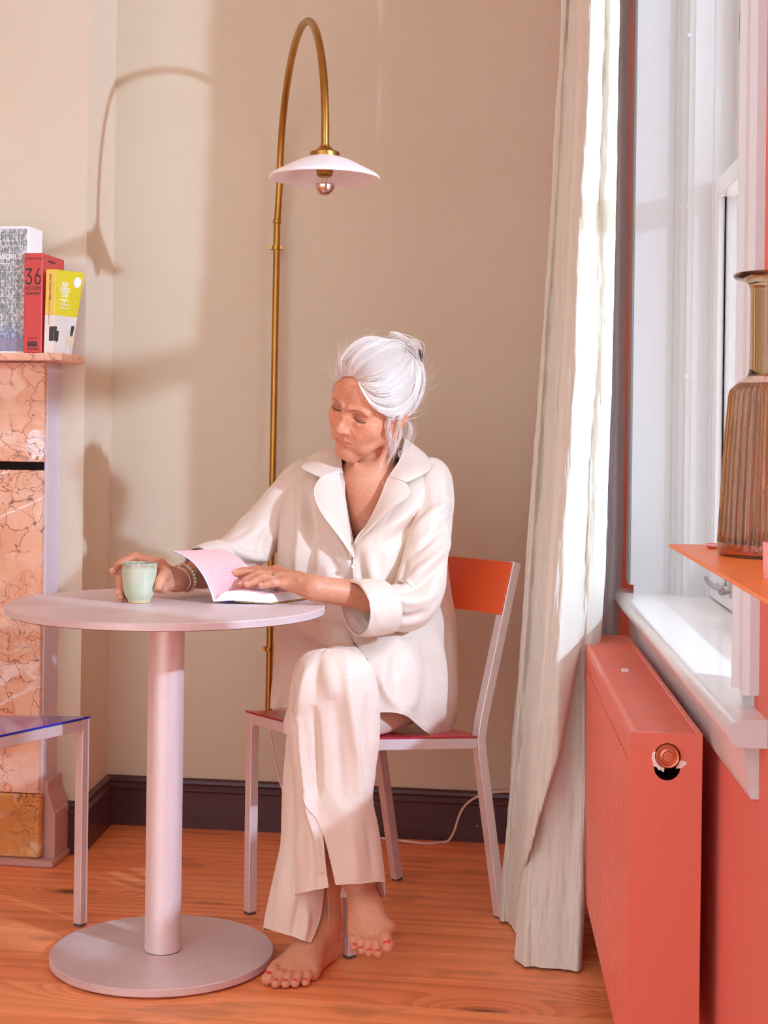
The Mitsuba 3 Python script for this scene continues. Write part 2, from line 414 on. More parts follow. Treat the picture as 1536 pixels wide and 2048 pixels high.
# sash latch
def latch():
    o = W0 + WU * 3.17 + WN * (SD) + ZU * (WZ0 + .045)
    a = tube(spline([o + WU * .10 + WN * .030 + ZU * .012, o + WU * .06 + WN * .024, o + WN * .016 - WU * .01, o - WU * .035 + WN * .018 - ZU * .004], 16), np.linspace(.005, .008, 16), 10)
    b = [moved(lathe([(0, 0), (.0085, 0), (.0075, .004), (.0075, .013), (.010, .018), (0, .018)], 18), frame_mat(o + WU * s, WU, ZU, WN)) for s in (-.035, .03)]
    pl = wbox(0, .016, 0, .003, -.016, .016, .001)
    pls = [moved(cbox([-.009, -.016, 0], [.009, .016, .003], .001), frame_mat(o + WU * s, WU, ZU, WN)) for s in (-.035, .03)]
    return cat(a, *b, *pls)
add('window_2__latch', latch(), 'steel', 40, label='polished steel sash handle')
# ------------------------------------------------------------------ fireplace
FU, FW = np.array([-BDIR[0], -BDIR[1], 0]), np.array([BDIR[1], -BDIR[0], 0])      # left along the breast, out into the room
F0 = np.array([br[0], br[1], 0])
def fbox(a0, a1, b0, b1, z0, z1, c=0.002):
    m = cbox([a0, b0, z0], [a1, b1, z1], c)
    M = np.eye(4); M[:3, 0], M[:3, 1], M[:3, 3] = FU, FW, F0
    m.apply_transform(M)
    if np.linalg.det(M[:3, :3]) < 0: m.invert()
    return m
tag('fireplace', 'pink veined marble fireplace surround with a white side and golden marble plinth', 'fireplace')
add('fireplace__mantel_shelf', fbox(0.0, 1.9, 0, .172, 1.261, 1.280, .0015), 'marble_pink', 25)
add('fireplace__side_panel', fbox(.062, .30, 0, .100, .02, 1.261, .001), 'lilac_lit_white', 25, label='white painted side board with lilac light in its colour')
add('fireplace__marble_panel', fbox(.064, .30, .1003, .118, 1.009, 1.258, .0012), 'marble_pink', 25)
add('fireplace__marble_panel_001', fbox(.066, .30, .1003, .118, .178, .988, .0012), 'marble_pink', 25)
add('fireplace__slot_shade', fbox(.068, .30, .1003, .112, .9885, 1.0085, .0005), 'dark_gap', 25)  # near-black strip painted as the shade in the slot between the panels
add('fireplace__plinth_panel', fbox(.058, .30, .1003, .126, .018, .176, .004), 'marble_gold', 25, label='golden yellow marble plinth panel')
add('fireplace__hearth_board', fbox(.018, .42, .0, .142, 0, .016, .003), 'plinth_paint', 25)
base_prof = [(.062, .205), (.046, .205), (.046, .178), (.043, .172), (.030, .140), (.030, .135), (.024, .128), (.024, .016), (.062, .016)]
def base_block():
    v = []
    for b in (0.002, .098):
        v.append([F0 + FU * a + FW * (b + (0 if b < .05 else (.062 - a) * .35)) + ZU * z for a, z in base_prof])
    cv, cf = trimesh.creation.triangulate_polygon(Polygon(base_prof), engine='earcut')
    m = cat(tri(np.vstack(v), grid_faces(2, len(base_prof), wrap_v=True)), *[tri([F0 + FU * a + FW * (b + (0 if b < .05 else (.062 - a) * .35)) + ZU * z for a, z in cv], cf) for b in (.002, .098)])
    m.merge_vertices(); trimesh.repair.fix_normals(m); return m
add('fireplace__base_moulding', base_block(), 'plinth_paint', 25)

# ------------------------------------------------------------------ books on the mantelpiece
MZ = 1.2803
def bookbox(o, x, y, w, d, h, tilt=0.0):
    """Frame of a standing book: o front-left-bottom corner, x along the front, y into the shelf."""
    M = frame_mat(o, x, y); return M
def flat(mesh, M):
    m = moved(mesh, M); return m
def text_on(key, s, height, M, x, y, mat_, bold=False, width=None, center=False, lift=.0002):
    t = meshkit.text_mesh(s, height, .0003, bold)
    w = t.bounds[1][0] - t.bounds[0][0]
    if width: t.apply_scale([width / w, 1, 1]); w = width
    if center: x = x - w / 2
    t.apply_translation([x - t.bounds[0][0], y, lift])
    return add(key, moved(t, M), mat_, False)
mat('paper_white', S(236, 232, 228), 0.7, spec=0.2)
mat('print_black', S(34, 26, 26), 0.5)
mat('print_white', S(246, 244, 240), 0.5)
mat('red_cloth', S(200, 62, 56), 0.4)
mat('yellow_card', S(222, 206, 48), 0.35)
mat('mustard_card', S(232, 188, 78), 0.35)
bdir3 = np.array([BDIR[0], BDIR[1], 0])
def book_frame(px, py, b, ang=0.0):
    """Corner standing on the mantel b metres out, the front turned ang radians to the right."""
    o = P(px, py, 3.78)
    a = -(o[:2] - br) @ BDIR
    o = F0 + FU * a + FW * b + ZU * MZ
    x = np.array([math.cos(ang) * BDIR[0] - math.sin(ang) * BDIR[1], math.sin(ang) * BDIR[0] + math.cos(ang) * BDIR[1], 0])
    return o, x
# city picture book, its photographed cover to the room
o, x = book_frame(50, 703, .150)
W_, H_, D_ = .235, .316, .095
CM = frame_mat(o - x * W_, x, ZU)                     # cover plane: x right, y up, z towards the room
CO, CXv = (o - x * W_), x
def city(p, n, uv):
    u = (p.x - float(CO[0])) * float(CXv[0]) + (p.y - float(CO[1])) * float(CXv[1])
    v = p.z - MZ
    gx = dr.abs(u * 56 - dr.round(u * 56)); gy = dr.abs(v * 64 - dr.round(v * 64))
    fac = cell_rand(dr.floor(u * 19), dr.floor(v * 26))
    win = noise(u * 420, v * 190, 0) 
    tower = fbm(u * 30, v * 9, 2, 3)
    c = mix(S(206, 208, 204), S(120, 128, 130), smoothstep(0.35, 0.7, win * 0.6 + tower * 0.5))
    c = mix(c, S(226, 226, 220), dr.select((gx < 0.04) | (gy < 0.04), 0.5, 0.0))
    c = mix(c, S(176, 150, 128), (smoothstep(0.72, 0.8, fac) * smoothstep(.14, .10, v)) * 0.8)
    c = mix(c, S(110, 124, 170), smoothstep(0.085, 0.04, v) * 0.75 * (0.4 + win * .8))
    return mi.Color3f(c)
mat('city_print', city, 0.35)
tag('picture_book', 'large white picture book with a city photograph cover, standing on the mantelpiece', 'book')
def in_frame(M, lo, hi, c=.001): return moved(cbox(lo, hi, c), M)
add('picture_book__page_block', in_frame(CM, [.004, .004, -D_ + .003], [W_ - .010, H_ - .004, -.003]), 'paper_white', 25)
add('picture_book__cover', cat(in_frame(CM, [0, 0, -.003], [W_, H_, 0]), in_frame(CM, [0, 0, -D_], [W_, H_, -D_ + .003]), in_frame(CM, [W_ - .006, 0, -D_], [W_, H_, 0])), 'print_white', 25)
add('picture_book__cover_photo', in_frame(CM, [.002, .004, 0], [W_ - .004, H_ - .006, .0004], .0001), 'city_print', False)
text_on('picture_book__title', 'E WORLD', .012, CM, W_ - .0885, H_ - .082, 'print_white', True, lift=.0006)
add('picture_book__title_rule', in_frame(CM, [W_ - .085, H_ - .094, .0004], [W_ - .046, H_ - .0925, .0007], .0001), 'print_white', False)
# red travel book, spine to the room
o, x = book_frame(47, 704, .168, 0)
RM = frame_mat(o, x, ZU)
RW, RH, RD = .047, .247, .155
tag('red_book', 'thick red travel book with black lettering, its spine facing the room', 'book')
add('red_book__page_block', in_frame(RM, [.004, .004, -RD + .002], [RW - .004, RH - .004, -.006]), 'paper_white', 25)
add('red_book__cover', cat(in_frame(RM, [0, 0, -.006], [RW, RH, 0], .002), in_frame(RM, [0, 0, -RD], [.003, RH, -.002]), in_frame(RM, [RW - .003, 0, -RD], [RW, RH, -.002])), 'red_cloth', 25)
text_on('red_book__newspaper_line', 'The New York Times', .0045, RM, RW / 2, RH - .016, 'print_black', True, .042, True)
text_on('red_book__number', '36', .040, RM, RW / 2, RH - .078, 'print_black', False, .040, True)
text_on('red_book__word', 'HOURS', .0098, RM, RW / 2, RH - .092, 'print_black', False, .041, True)
text_on('red_book__place', 'EUROPE', .0072, RM, RW / 2, RH - .104, 'print_black', True, .034, True)
text_on('red_book__edition', '2nd EDITION', .0042, RM, RW / 2, .034, 'print_black', False, .024, True)
text_on('red_book__publisher', 'TASCHEN', .0056, RM, RW / 2, .0065, 'print_black', True, .029, True)
add('red_book__emblem', in_frame(RM, [RW / 2 - .0125, .0155, 0], [RW / 2 + .0125, .028, .0003], .002), 'print_black', False)
for i in range(3):
    add('red_book__emblem_line', in_frame(RM, [RW / 2 - .0105, .0185 + i * .003, .0003], [RW / 2 + .0105, .0192 + i * .003, .0005], .0001), 'red_cloth', False)
RS = frame_mat(o + x * RW, np.array([-x[1], x[0], 0]), ZU)   # right cover: x into the shelf
text_on('red_book__cover_line', 'The New York Times', .0045, RS, .040, RH - .018, 'print_black', True, .048)
# yellow guide, spine to the room, its front cover springing open at the top
o, x = book_frame(87, 704, .166, -.05)
tag('yellow_book', 'slim yellow guide book leaning at the mantel end, cover slightly sprung open', 'book')
YW, YH, YD = .026, .207, .098
YM = frame_mat(o + x * .003, x + ZU * -.02, ZU)
add('yellow_book__page_block', in_frame(YM, [.0015, .002, -YD + .004], [YW - .0015, YH - .003, -.003]), 'paper_white', 25)
add('yellow_book__spine', in_frame(YM, [0, YH * .455, -.003], [YW, YH, 0]), 'mustard_card', 25)
mat('photo_pale', lambda p, n, uv: mix(S(236, 230, 222), S(222, 206, 190), fbm(p.x * 40, p.y * 40, p.z * 30, 3)), .35)
add('yellow_book__spine_photo', in_frame(YM, [0, 0, -.003], [YW, YH * .455, 0]), 'photo_pale', 25)
t = meshkit.text_mesh('NEW PLACES TO BE', .0048, .0003, True)
t.apply_transform(trimesh.transformations.rotation_matrix(-math.pi / 2, [0, 0, 1])); t.apply_translation([YW * .45 - .002, YH - .012, .0002])
add('yellow_book__spine_title', moved(t, YM), 'print_black', False)
t = meshkit.text_mesh('for Wanderers and for Night Owls', .0034, .0003); t.apply_transform(trimesh.transformations.rotation_matrix(-math.pi / 2, [0, 0, 1])); t.apply_translation([YW * .45 - .002, YH - .062, .0002])
add('yellow_book__spine_subtitle', moved(t, YM), 'print_black', False)
# the cover: a ruled sheet whose top swings further out than its foot
c0 = o + x * (YW + .003)
din = np.array([-x[1], x[0], 0])
def cover_pt(u, v):
    """u 0..1 across the cover from the spine, v 0..1 up"""
    ang = .10 + .34 * v ** 1.1 * (0.55 + .45 * u)
    wd = YD * (1.0 - .06 * (1 - v))
    return c0 + ZU * (v * YH) + (din * math.cos(ang) + x * math.sin(ang)) * wd * u + x * (-.02 * v * 0)
def cover_patch(u0, u1, v0, v1, lift=0.0, nu=10, nv=14):
    us, vs = np.linspace(u0, u1, nu), np.linspace(v0, v1, nv)
    out = []
    for th in (lift, lift + (.0009 if lift == 0 else .0003)):
        out.append(np.array([[cover_pt(u, v) + x * th - din * th * .1 for v in vs] for u in us]).reshape(-1, 3))
    n = nu * nv; f = grid_faces(nu, nv)
    ring = [i * nv for i in range(nu)] + [(nu - 1) * nv + j for j in range(1, nv)] + [i * nv + nv - 1 for i in range(nu - 2, -1, -1)] + [j for j in range(nv - 2, 0, -1)]
    ring = np.array(ring); nx = np.roll(ring, -1)
    m = tri(np.vstack(out), np.vstack([f, f[:, ::-1] + n, np.stack([ring, ring + n, nx + n], 1), np.stack([ring, nx + n, nx], 1)]))
    trimesh.repair.fix_normals(m)
    return m
add('yellow_book__cover', cover_patch(0, 1, .455, 1), 'yellow_card', 25)
add('yellow_book__cover_photo', cover_patch(0, 1, 0, .455), 'photo_pale', 25)
def on_cover(m2, lift=.0012):
    """Wrap a flat mesh given in metres (x across from the spine, y up) onto the cover."""
    v = np.array([cover_pt(a / YD, b / YH) + x * (lift + c) - din * .1 * (lift + c) for a, b, c in m2.vertices])
    return tri(v, m2.faces)
def cover_text(key, s, h, cx_, y, w=None, bold=True, m='print_white'):
    t = meshkit.text_mesh(s, h, .0003, bold)
    tw = t.bounds[1][0] - t.bounds[0][0]
    if w: t.apply_scale([w / tw, 1, 1]); tw = w
    t.apply_translation([cx_ - tw / 2 - t.bounds[0][0], y, 0]); add(key, on_cover(t), m, False)
cover_text('yellow_book__title', 'NEW', .0105, YD * .40, YH - .040, .021)
cover_text('yellow_book__title', 'PLACES', .0105, YD * .40, YH - .053, .035)
cover_text('yellow_book__title', 'TO BE', .0105, YD * .40, YH - .066, .026)
cover_text('yellow_book__subtitle', 'for Wanderers and', .0042, YD * .40, YH - .086, .046, False)
cover_text('yellow_book__subtitle', 'for Night Owls', .0042, YD * .40, YH - .095, .038, False)
def disc2(cx_, cy_, rx, ry, n=24):
    a = np.linspace(0, 2 * np.pi, n, endpoint=False)
    return trimesh.creation.extrude_polygon(Polygon([(cx_ + rx * math.cos(t), cy_ + ry * math.sin(t)) for t in a]), .0003, engine='earcut')
def poly2(pts): return trimesh.creation.extrude_polygon(Polygon(pts), .0003, engine='earcut')
add('yellow_book__sticker', on_cover(disc2(YD * .82, YH - .026, .0115, .0135)), 'print_white', False)
add('yellow_book__emblem', on_cover(poly2([(YD * .40 + a, YH - .075 + b) for a, b in ((-.017, .003), (.017, .003), (.017, .001), (.004, .0005), (.0, -.0075), (-.004, .0005), (-.017, .001))])), 'print_white', False)
dark_card = mat('print_dark', S(52, 50, 54), .4)
add('yellow_book__photo_chair', on_cover(poly2([(0, .030), (.012, .030), (.010, .046), (.013, .066), (0, .066)])), dark_card, False)
add('yellow_book__photo_chair', on_cover(poly2([(.010, .026), (.020, .032), (.022, .056), (.009, .054)])), dark_card, False)
add('yellow_book__photo_chair', in_frame(YM, [YW - .013, .030, .0001], [YW - .0004, .066, .0004], .0001), dark_card, False)
add('yellow_book__photo_stool', on_cover(poly2([(YD * .78, .046), (YD * .9, .046), (YD * .93, .072), (YD * .80, .072)])), dark_card, False)
add('yellow_book__photo_table', on_cover(disc2(YD * .80, .034, .020, .019)), mat('photo_cream', S(232, 210, 178), .4), False)
add('yellow_book__photo_leg', on_cover(poly2([(YD * .72, .003), (YD * .78, .003), (YD * .78, .016), (YD * .72, .016)])), 'print_white', False)

# ------------------------------------------------------------------ chairs
def chair(key, front_mid, fwd, seat_m, back_m, edge_m, label):
    fwd = np.array([*fwd, 0.0]); fwd /= np.linalg.norm(fwd)
    right = np.array([fwd[1], -fwd[0], 0])
    M = np.eye(4); M[:3, 0], M[:3, 1], M[:3, 2], M[:3, 3] = right, fwd, ZU, [*front_mid, 0]
    HW, t = .1925, .022
    zs = lambda y: .4565 + .04 * y / .372          # seat plane falls to the rear (y is negative there)
    def put(part, m, mt, sm=25): add(f'{key}__{part}', moved(m, M), mt, sm)
    for s in (1, -1):
        xc = s * (HW - t / 2)
        put('front_leg', rect_tube([[xc, -t / 2, .006], [xc, -t / 2, zs(-t / 2)]], t, t, [0, 1, 0]), 'aluminium')
        put('rear_leg', rect_tube([[xc, -.446, .006], [xc, -.380, .36], [xc, -.372, .412], [xc, -.381, .46], [xc, -.476, .802]], t, t * 1.1, [0, 1, 0]), 'aluminium')
        rail = rect_tube([[xc, -t + .001, zs(-t) - .0125], [xc, -.372 + .013, zs(-.36) - .0125]], t, .024, [0, 0, 1])
        fil = Polygon([(0, 0), (-.013, 0), *[(-.013 + .013 * math.sin(a), -.013 + .013 * math.cos(a)) for a in np.linspace(0, math.pi / 2, 7)], (0, -.013)])
        fm = trimesh.creation.extrude_polygon(fil, t - .003, engine='earcut')
        fm.apply_transform(frame_mat([xc - t / 2 + .0015, -t + .0002, zs(-t) - .0243], [0, 1, 0], [0, 0, 1], [1, 0, 0]))
        put('side_rail', cat(rail, fm), 'aluminium')
        for nm, y in (('foot_cap', -t / 2), ('foot_cap', -.4465)):
            put(nm, cbox([xc - t / 2 + .0006, y - t / 2 + .0006, 0], [xc + t / 2 - .0006, y + t / 2 - .0006, .0062], .001), 'rubber')
    fr = rect_tube([[-HW + t - .001, -t / 2, zs(-t / 2) - .0125], [HW - t + .001, -t / 2, zs(-t / 2) - .0125]], t, .024, [0, 0, 1])
    fils = []
    for s in (1, -1):
        fil = Polygon([(0, 0), (-.013, 0), *[(-.013 + .013 * math.sin(a), -.013 + .013 * math.cos(a)) for a in np.linspace(0, math.pi / 2, 7)], (0, -.013)])
        fm = trimesh.creation.extrude_polygon(fil, t - .003, engine='earcut')
        fm.apply_transform(frame_mat([s * (HW - t), -t / 2 + s * (t / 2 - .0015), zs(-t / 2) - .0243], [s, 0, 0], [0, 0, 1], [0, -s, 0]))
        fils.append(fm)
    put('front_rail', cat(fr, *fils), 'aluminium')
    put('rear_rail', rect_tube([[-HW + t - .001, -.366, zs(-.366) - .0125], [HW - t + .001, -.366, zs(-.366) - .0125]], t, .024, [0, 0, 1]), 'aluminium')
    e = .001
    q = [(-HW - e, e), (HW + e, e), (HW + e, -.358), (HW - t - .001, -.358), (HW - t - .001, -.378), (-HW + t + .001, -.378), (-HW + t + .001, -.358), (-HW - e, -.358)]
    plate = trimesh.creation.extrude_polygon(Polygon(q), .0032, engine='earcut')
    plate.vertices[:, 2] += .4567 + .04 * plate.vertices[:, 1] / .372
    if edge_m is None:
        put('seat', plate, seat_m, False)
    else:
        under = plate.copy(); under.vertices[:, 2] -= .0001; put('seat_edge', under, edge_m, False)
        top = plate.copy(); top.vertices[:, 2] = .4567 + .04 * top.vertices[:, 1] / .372 + np.where(top.vertices[:, 2] > .4567 + .04 * top.vertices[:, 1] / .372 + .0016, .0034, .0031)
        put('seat', top, seat_m, False)
    # backrest plate on the front of the posts
    a = np.array([0, -.443 + .0135, .686]); b = np.array([0, -.4755 + .0135, .803])
    up = (b - a) / np.linalg.norm(b - a)
    bm = cbox([-HW + .003, 0, -.0016], [HW - .003, np.linalg.norm(b - a), .0016], .0008)
    bm.apply_transform(frame_mat(a, [1, 0, 0], up))
    put('backrest', bm, back_m)
    tag(key, label, 'chair')
chair('dining_chair', (-.182, 3.31), (-.77, -.638), 'red_lacquer', 'orange_lacquer', None, 'aluminium chair with a red seat and orange backrest, the woman sitting on it')
e1 = np.array([-.545, -.838])
fc = np.array([-.640, 3.362]) + e1 * .1925
chair('dining_chair_001', tuple(fc + np.array([.838, -.545]) * .0), (.838, -.545), 'blue_lacquer', 'blue_lacquer', 'blue_edge', 'aluminium chair with a glossy blue violet seat at the left edge by the fireplace')

# ------------------------------------------------------------------ table
TX, TY, TZ = -.4435, 3.15, .7345
tag('round_table', 'round pinkish aluminium pedestal table with a thick column and disc foot', 'table')
def at(m, x, y, z): return m.copy().apply_translation([x, y, z])
add('round_table__table_top', at(lathe([(0, -.0165), (.322, -.0165), (.326, -.0145), (.326, -.002), (.3245, 0), (0, 0)], 128), TX, TY, TZ), 'table_alu', 30)
add('round_table__column', at(lathe([(0, .021), (.037, .021), (.037, TZ - .0168), (0, TZ - .0168)], 64), TX, TY, 0), 'aluminium', 30)
add('round_table__base_plate', at(lathe([(0, .004), (.227, .004), (.229, .006), (.229, .0185), (.2275, .020), (.0385, .020), (.0382, .0185), (.037, .0185), (0, .0185)], 128), TX, TY, 0), 'table_alu', 30)
add('round_table__floor_pad', at(lathe([(0, 0), (.214, 0), (.214, .0042), (0, .0042)], 64), TX, TY, 0), 'rubber', 30)

# ------------------------------------------------------------------ brass wall lamp
tag('arc_lamp', 'tall brass wall lamp with an arched tube and white saucer shade', 'lamp')
pole_top, pole_bot = P(559.5, 335, 4.125), P(537, 1432, 4.118)
Rarc = .352
head = P(650, 292, 3.43)
ax = head - pole_top; ax[2] = 0; span = np.linalg.norm(ax); ax /= span
zc = 2.106 - .0 - span / 2 * .98
arc = []
n_ = 40
for i in range(n_ + 1):
    th = math.pi * i / n_
    arc.append(pole_top * [1, 1, 0] + ax * (span / 2) * (1 - math.cos(th)) + ZU * (zc + (2.098 - zc) * math.sin(th)))
arc_path = np.vstack([np.linspace(P(554.5, 445, 4.124), [*arc[0][:2], zc], 6)[:-1], arc, np.linspace([*arc[-1][:2], zc], [*arc[-1][:2], head[2] - .004], 4)[1:]])
add('arc_lamp__arched_tube', tube(arc_path, .0092, 18), 'brass', True)
add('arc_lamp__pole', tube(np.linspace(P(554, 447, 4.124), pole_bot, 8), .0090, 18), 'brass', 40)
jr = P(554, 443, 4.124)
add('arc_lamp__joint_ring', at(lathe([(0, -.006), (.0095, -.006), (.0112, -.004), (.0112, .004), (.0095, .006), (0, .006)], 24), *jr), 'brass', 30)
wallY = lambda X: 4.24 + (X + .755) * BDIR[1] / BDIR[0]
for i, (px, py) in enumerate(((552, 495), (537.5, 1298))):
    c = P(px, py, 4.12)
    bar = rect_tube([c - bdir3 * .016 + [0, .012, 0], c + bdir3 * .016 + [0, .012, 0]], .006, .010, [0, 0, 1])
    ring = at(lathe([(.0089, -.005), (.0112, -.005), (.0112, .005), (.0089, .005)], 24, True), *c)
    back = tube([c + [0, .012, 0], [c[0], wallY(c[0]) + .001, c[2]]], .005, 10)
    sc = [tube([c + bdir3 * s * .0145 + [0, .012, 0], c + bdir3 * s * .0145 - [0, .002, 0]], .0045, 12) for s in (-1, 1)]
    add('arc_lamp__wall_clip' + ('' if not i else '_001'), cat(ring, bar, back, *sc), 'brass', 30)
hx, hy = arc[-1][0], arc[-1][1]
zt = head[2]
add('arc_lamp__collar', at(lathe([(0, .0), (.012, .0), (.0125, -.002), (.0175, -.006), (.0215, -.0105), (.0225, -.012), (.0325, -.014), (.0335, -.0155), (.0335, -.0255), (0, -.0255)], 48), hx, hy, zt), 'brass', 30)
add('arc_lamp__collar_screw', moved(lathe([(0, 0), (.0028, 0), (.0028, .002), (0, .0022)], 14), frame_mat([hx - .002, hy - .0335, zt - .0205], [1, 0, 0], [0, 0, 1], [0, -1, 0])), 'brass', 30)
zr = 1.672
add('arc_lamp__shade', at(lathe([(.030, zt - .0245), (.0325, zt - .024), (.060, zr + .031), (.095, zr + .013), (.118, zr + .001), (.1245, zr - .005), (.1255, zr - .008), (.1240, zr - .0095), (.1215, zr - .008), (.117, zr - .003), (.094, zr + .009), (.058, zr + .027), (.030, zt - .029)], 96, True), hx, hy, 0), 'opal_glass', 40, label='white opal glass saucer shade')
zb = zr - .010
add('arc_lamp__socket', at(lathe([(0, .040), (.0165, .040), (.0165, .012), (.0192, .010), (.0192, .004), (.0178, .002), (.0178, -.004), (.015, -.006), (0, -.006)], 32), hx, hy, zb + .012), 'brass', 30)
gr = .0235
def globe(z0, z1, r, n=20):
    a = np.linspace(z0, z1, n)
    return [(r * math.cos(t), r * math.sin(t)) for t in a]
gz = zb - .014
scene['bulb_glass'] = {'type': 'thindielectric', 'int_ior': 1.3}
add('arc_lamp__bulb', at(lathe([*globe(.12, 1.05, gr), (.0118, gr * .92), (.0118, gr * 1.15)][::-1], 40), hx, hy, gz), 'bulb_glass', 40)
mat('mirror_silver', S(236, 222, 218), 0.04, metallic=1.0)
add('arc_lamp__bulb_mirror', at(lathe([(0, gr * math.sin(.12)), *globe(.12, -math.pi / 2 + .001, gr)], 40), hx, hy, gz), 'mirror_silver', 40, label='silver mirrored lower half of the bulb')
mat('amber_stem', S(232, 176, 96), .3)
add('arc_lamp__filament', at(cat(*[tube([[s * .004, 0, .022], [s * .005, 0, .006]], .0012, 8) for s in (-1, 1)]), hx, hy, gz), 'amber_stem', 40)
# cable
cab = spline([P(538, 1425, 4.112), P(541, 1470, 4.10), P(552, 1530, 4.09), P(566, 1580, 4.07), P(600, 1640, 4.05), Pz(660, 1662, .005), Pz(760, 1676, .004), Pz(850, 1687, .004), Pz(893, 1684, .004), P(911, 1655, 4.06), P(924, 1620, 4.075), P(950, 1596, 4.08), P(985, 1585, 4.075), P(1020, 1583, 4.065)], 90)
cab[:, 2] = np.maximum(cab[:, 2], .0038)
add('arc_lamp__cable', tube(cab, .0036, 8), 'cable', True, label='thin pale cable trailing to the floor')

# ------------------------------------------------------------------ radiator
tag('radiator', 'coral painted ribbed panel radiator under the window', 'radiator')
RS0, RS1, RD0, RD1, RZ0, RZ1 = 2.285, 3.412, .028, .137, .127, .645
def ribbed(d_face, sgn):
    pts = []; pit = .0333; s = RS0 + .030
    while s < RS1 - .035:
        pts += [(s, d_face), (s + .003, d_face + sgn * .0085), (s + .0225, d_face + sgn * .0085), (s + .0255, d_face)]
        s += pit
    poly = [(RS0 + .002, d_face), *pts, (RS1 - .002, d_face), (RS1 - .002, d_face - sgn * .012), (RS0 + .002, d_face - sgn * .012)]
    m = wprism(poly if sgn > 0 else poly[::-1], RZ0 + .01, RZ1 - .045)
    if m.volume < 0: m.invert()
    return m
add('radiator__front_panel', cat(ribbed(RD1 - .0085, 1), wlong([(RD1 - .014, RZ1 - .046), (RD1 - .0045, RZ1 - .046), (RD1, RZ1 - .040), (RD1, RZ1 - .006), (RD1 - .004, RZ1), (RD1 - .014, RZ1)], RS0 + .002, RS1 - .002)), 'radiator_paint', 25)
add('radiator__rear_panel', wbox(RS0 + .002, RS1 - .002, RD0 + .010, RD0 + .020, RZ0 + .01, RZ1 - .005), 'radiator_paint', 25)
endp = sbox(RD0 + .001, RZ0, RD1 - .0, RZ1 - .001)
hc = (RD0 + RD1) / 2 - .002
from shapely.geometry import LineString
hole = LineString([(hc, RZ1 - .049), (hc, RZ1 - .032)]).buffer(.0195, quad_segs=8)
endm = trimesh.creation.extrude_polygon(endp.buffer(-.004).buffer(.004).difference(hole), .003, engine='earcut')
M = np.eye(4); M[:3, 0], M[:3, 1], M[:3, 2], M[:3, 3] = WN, ZU, -WU, W0 + WU * (RS0 + .003)
if np.linalg.det(M[:3, :3]) < 0: endm = endm.copy()
endm.apply_transform(M); trimesh.repair.fix_normals(endm)
add('radiator__end_panel_001', wbox(RS1 - .003, RS1, RD0, RD1, RZ0, RZ1, .001), 'radiator_paint', 25)
add('radiator__end_panel', cat(endm, wbox(RS0 + .0005, RS0 + .014, RD1 - .004, RD1 + .0002, RZ0, RZ1, .0012), wbox(RS0 + .0005, RS0 + .014, RD0, RD0 + .004, RZ0, RZ1, .0012)), 'radiator_paint', 25)
add('radiator__interior_shade', wbox(RS0 + .055, RS0 + .058, RD0 + .012, RD1 - .012, RZ0 + .05, RZ1 - .004), 'dark_gap', 25)  # dark sheet set inside to paint the shade of the hollow interior
add('radiator__grille', cat(wbox(RS0, RS1, RD1 - .011, RD1 - .001, RZ1 - .003, RZ1 + .003, .0015), wbox(RS0, RS1, RD0, RD0 + .009, RZ1 - .003, RZ1 + .003, .0015), wbox(RS0, RS0 + .012, RD0, RD1 - .001, RZ1 - .003, RZ1 + .0028, .0015), wbox(RS1 - .012, RS1, RD0, RD1 - .001, RZ1 - .003, RZ1 + .0028, .0015),
    *[wbox(s, s + .0046, RD0 + .008, RD1 - .010, RZ1 - .006, RZ1 - .001, .0008) for s in np.arange(RS0 + .013, RS1 - .014, .0072)], wbox(RS0 + .01, RS1 - .01, RD0 + .006, RD1 - .008, RZ1 - .010, RZ1 - .0075, .0004)), 'radiator_paint', 25)
add('radiator__clip', wbox(2.90, 2.912, .078, .092, RZ1 - .002, RZ1 + .004, .001), 'chip_white', 25)
vo = W0 + WU * (RS0 - .002) + WN * hc + ZU * (RZ1 - .0315)
VM = frame_mat(vo, WN, ZU, -WU)
add('radiator__valve', moved(lathe([(0, .0105), (.0035, .0105), (.004, .006), (.0075, .006), (.0085, .004), (.012, .003), (.0135, .008), (.0155, .0085), (.0172, .006), (.0178, .0), (.0178, -.05), (0, -.05)], 40), VM), 'copper', 30, label='copper coloured valve in the end panel')
def chip_poly(seed):
    r_ = np.random.default_rng(seed); a = np.linspace(-.35, 1.35, 14)
    out = [(.0215 * math.cos(t) + .0035 * r_.random() * math.cos(t), .0215 * math.sin(t) + .0045 * r_.random()) for t in a]
    return Polygon(out + [(.0186 * math.cos(t), .0186 * math.sin(t)) for t in a[::-1]])
for i, pol in enumerate((chip_poly(3), Polygon([(-.0185, .006), (-.0275, .007), (-.0285, .012), (-.020, .018), (-.012, .0185), (-.016, .012)]))):
    m = trimesh.creation.extrude_polygon(pol.buffer(0), .0004, engine='earcut'); m.apply_translation([0, 0, -.0019]); m.apply_transform(VM); trimesh.repair.fix_normals(m)
    add('radiator__paint_chip' + ('' if not i else '_001'), m, 'chip_white', False)
eo = W0 + WU * (RS0 + .0) + WN * hc + ZU * (RZ1 - .145)
EM = frame_mat(eo, WN, ZU, -WU)
ring = LineString([(0, -.011), (0, .011)]).buffer(.0115, quad_segs=8).difference(LineString([(0, -.011), (0, .011)]).buffer(.0098, quad_segs=8))
sq = LineString([(-.004, .013), (.001, .015), (.005, .012), (-.002, .007), (.004, .004), (.005, -.003), (.003, -.010), (-.002, -.013), (-.005, -.010)]).buffer(.0012)
em = cat(*[trimesh.creation.extrude_polygon(g, .0009, engine='earcut') for q in (ring, sq) for g in getattr(q, 'geoms', [q])])
em.apply_transform(EM); trimesh.repair.fix_normals(em)
add('radiator__embossed_emblem', em, 'radiator_paint', 25)
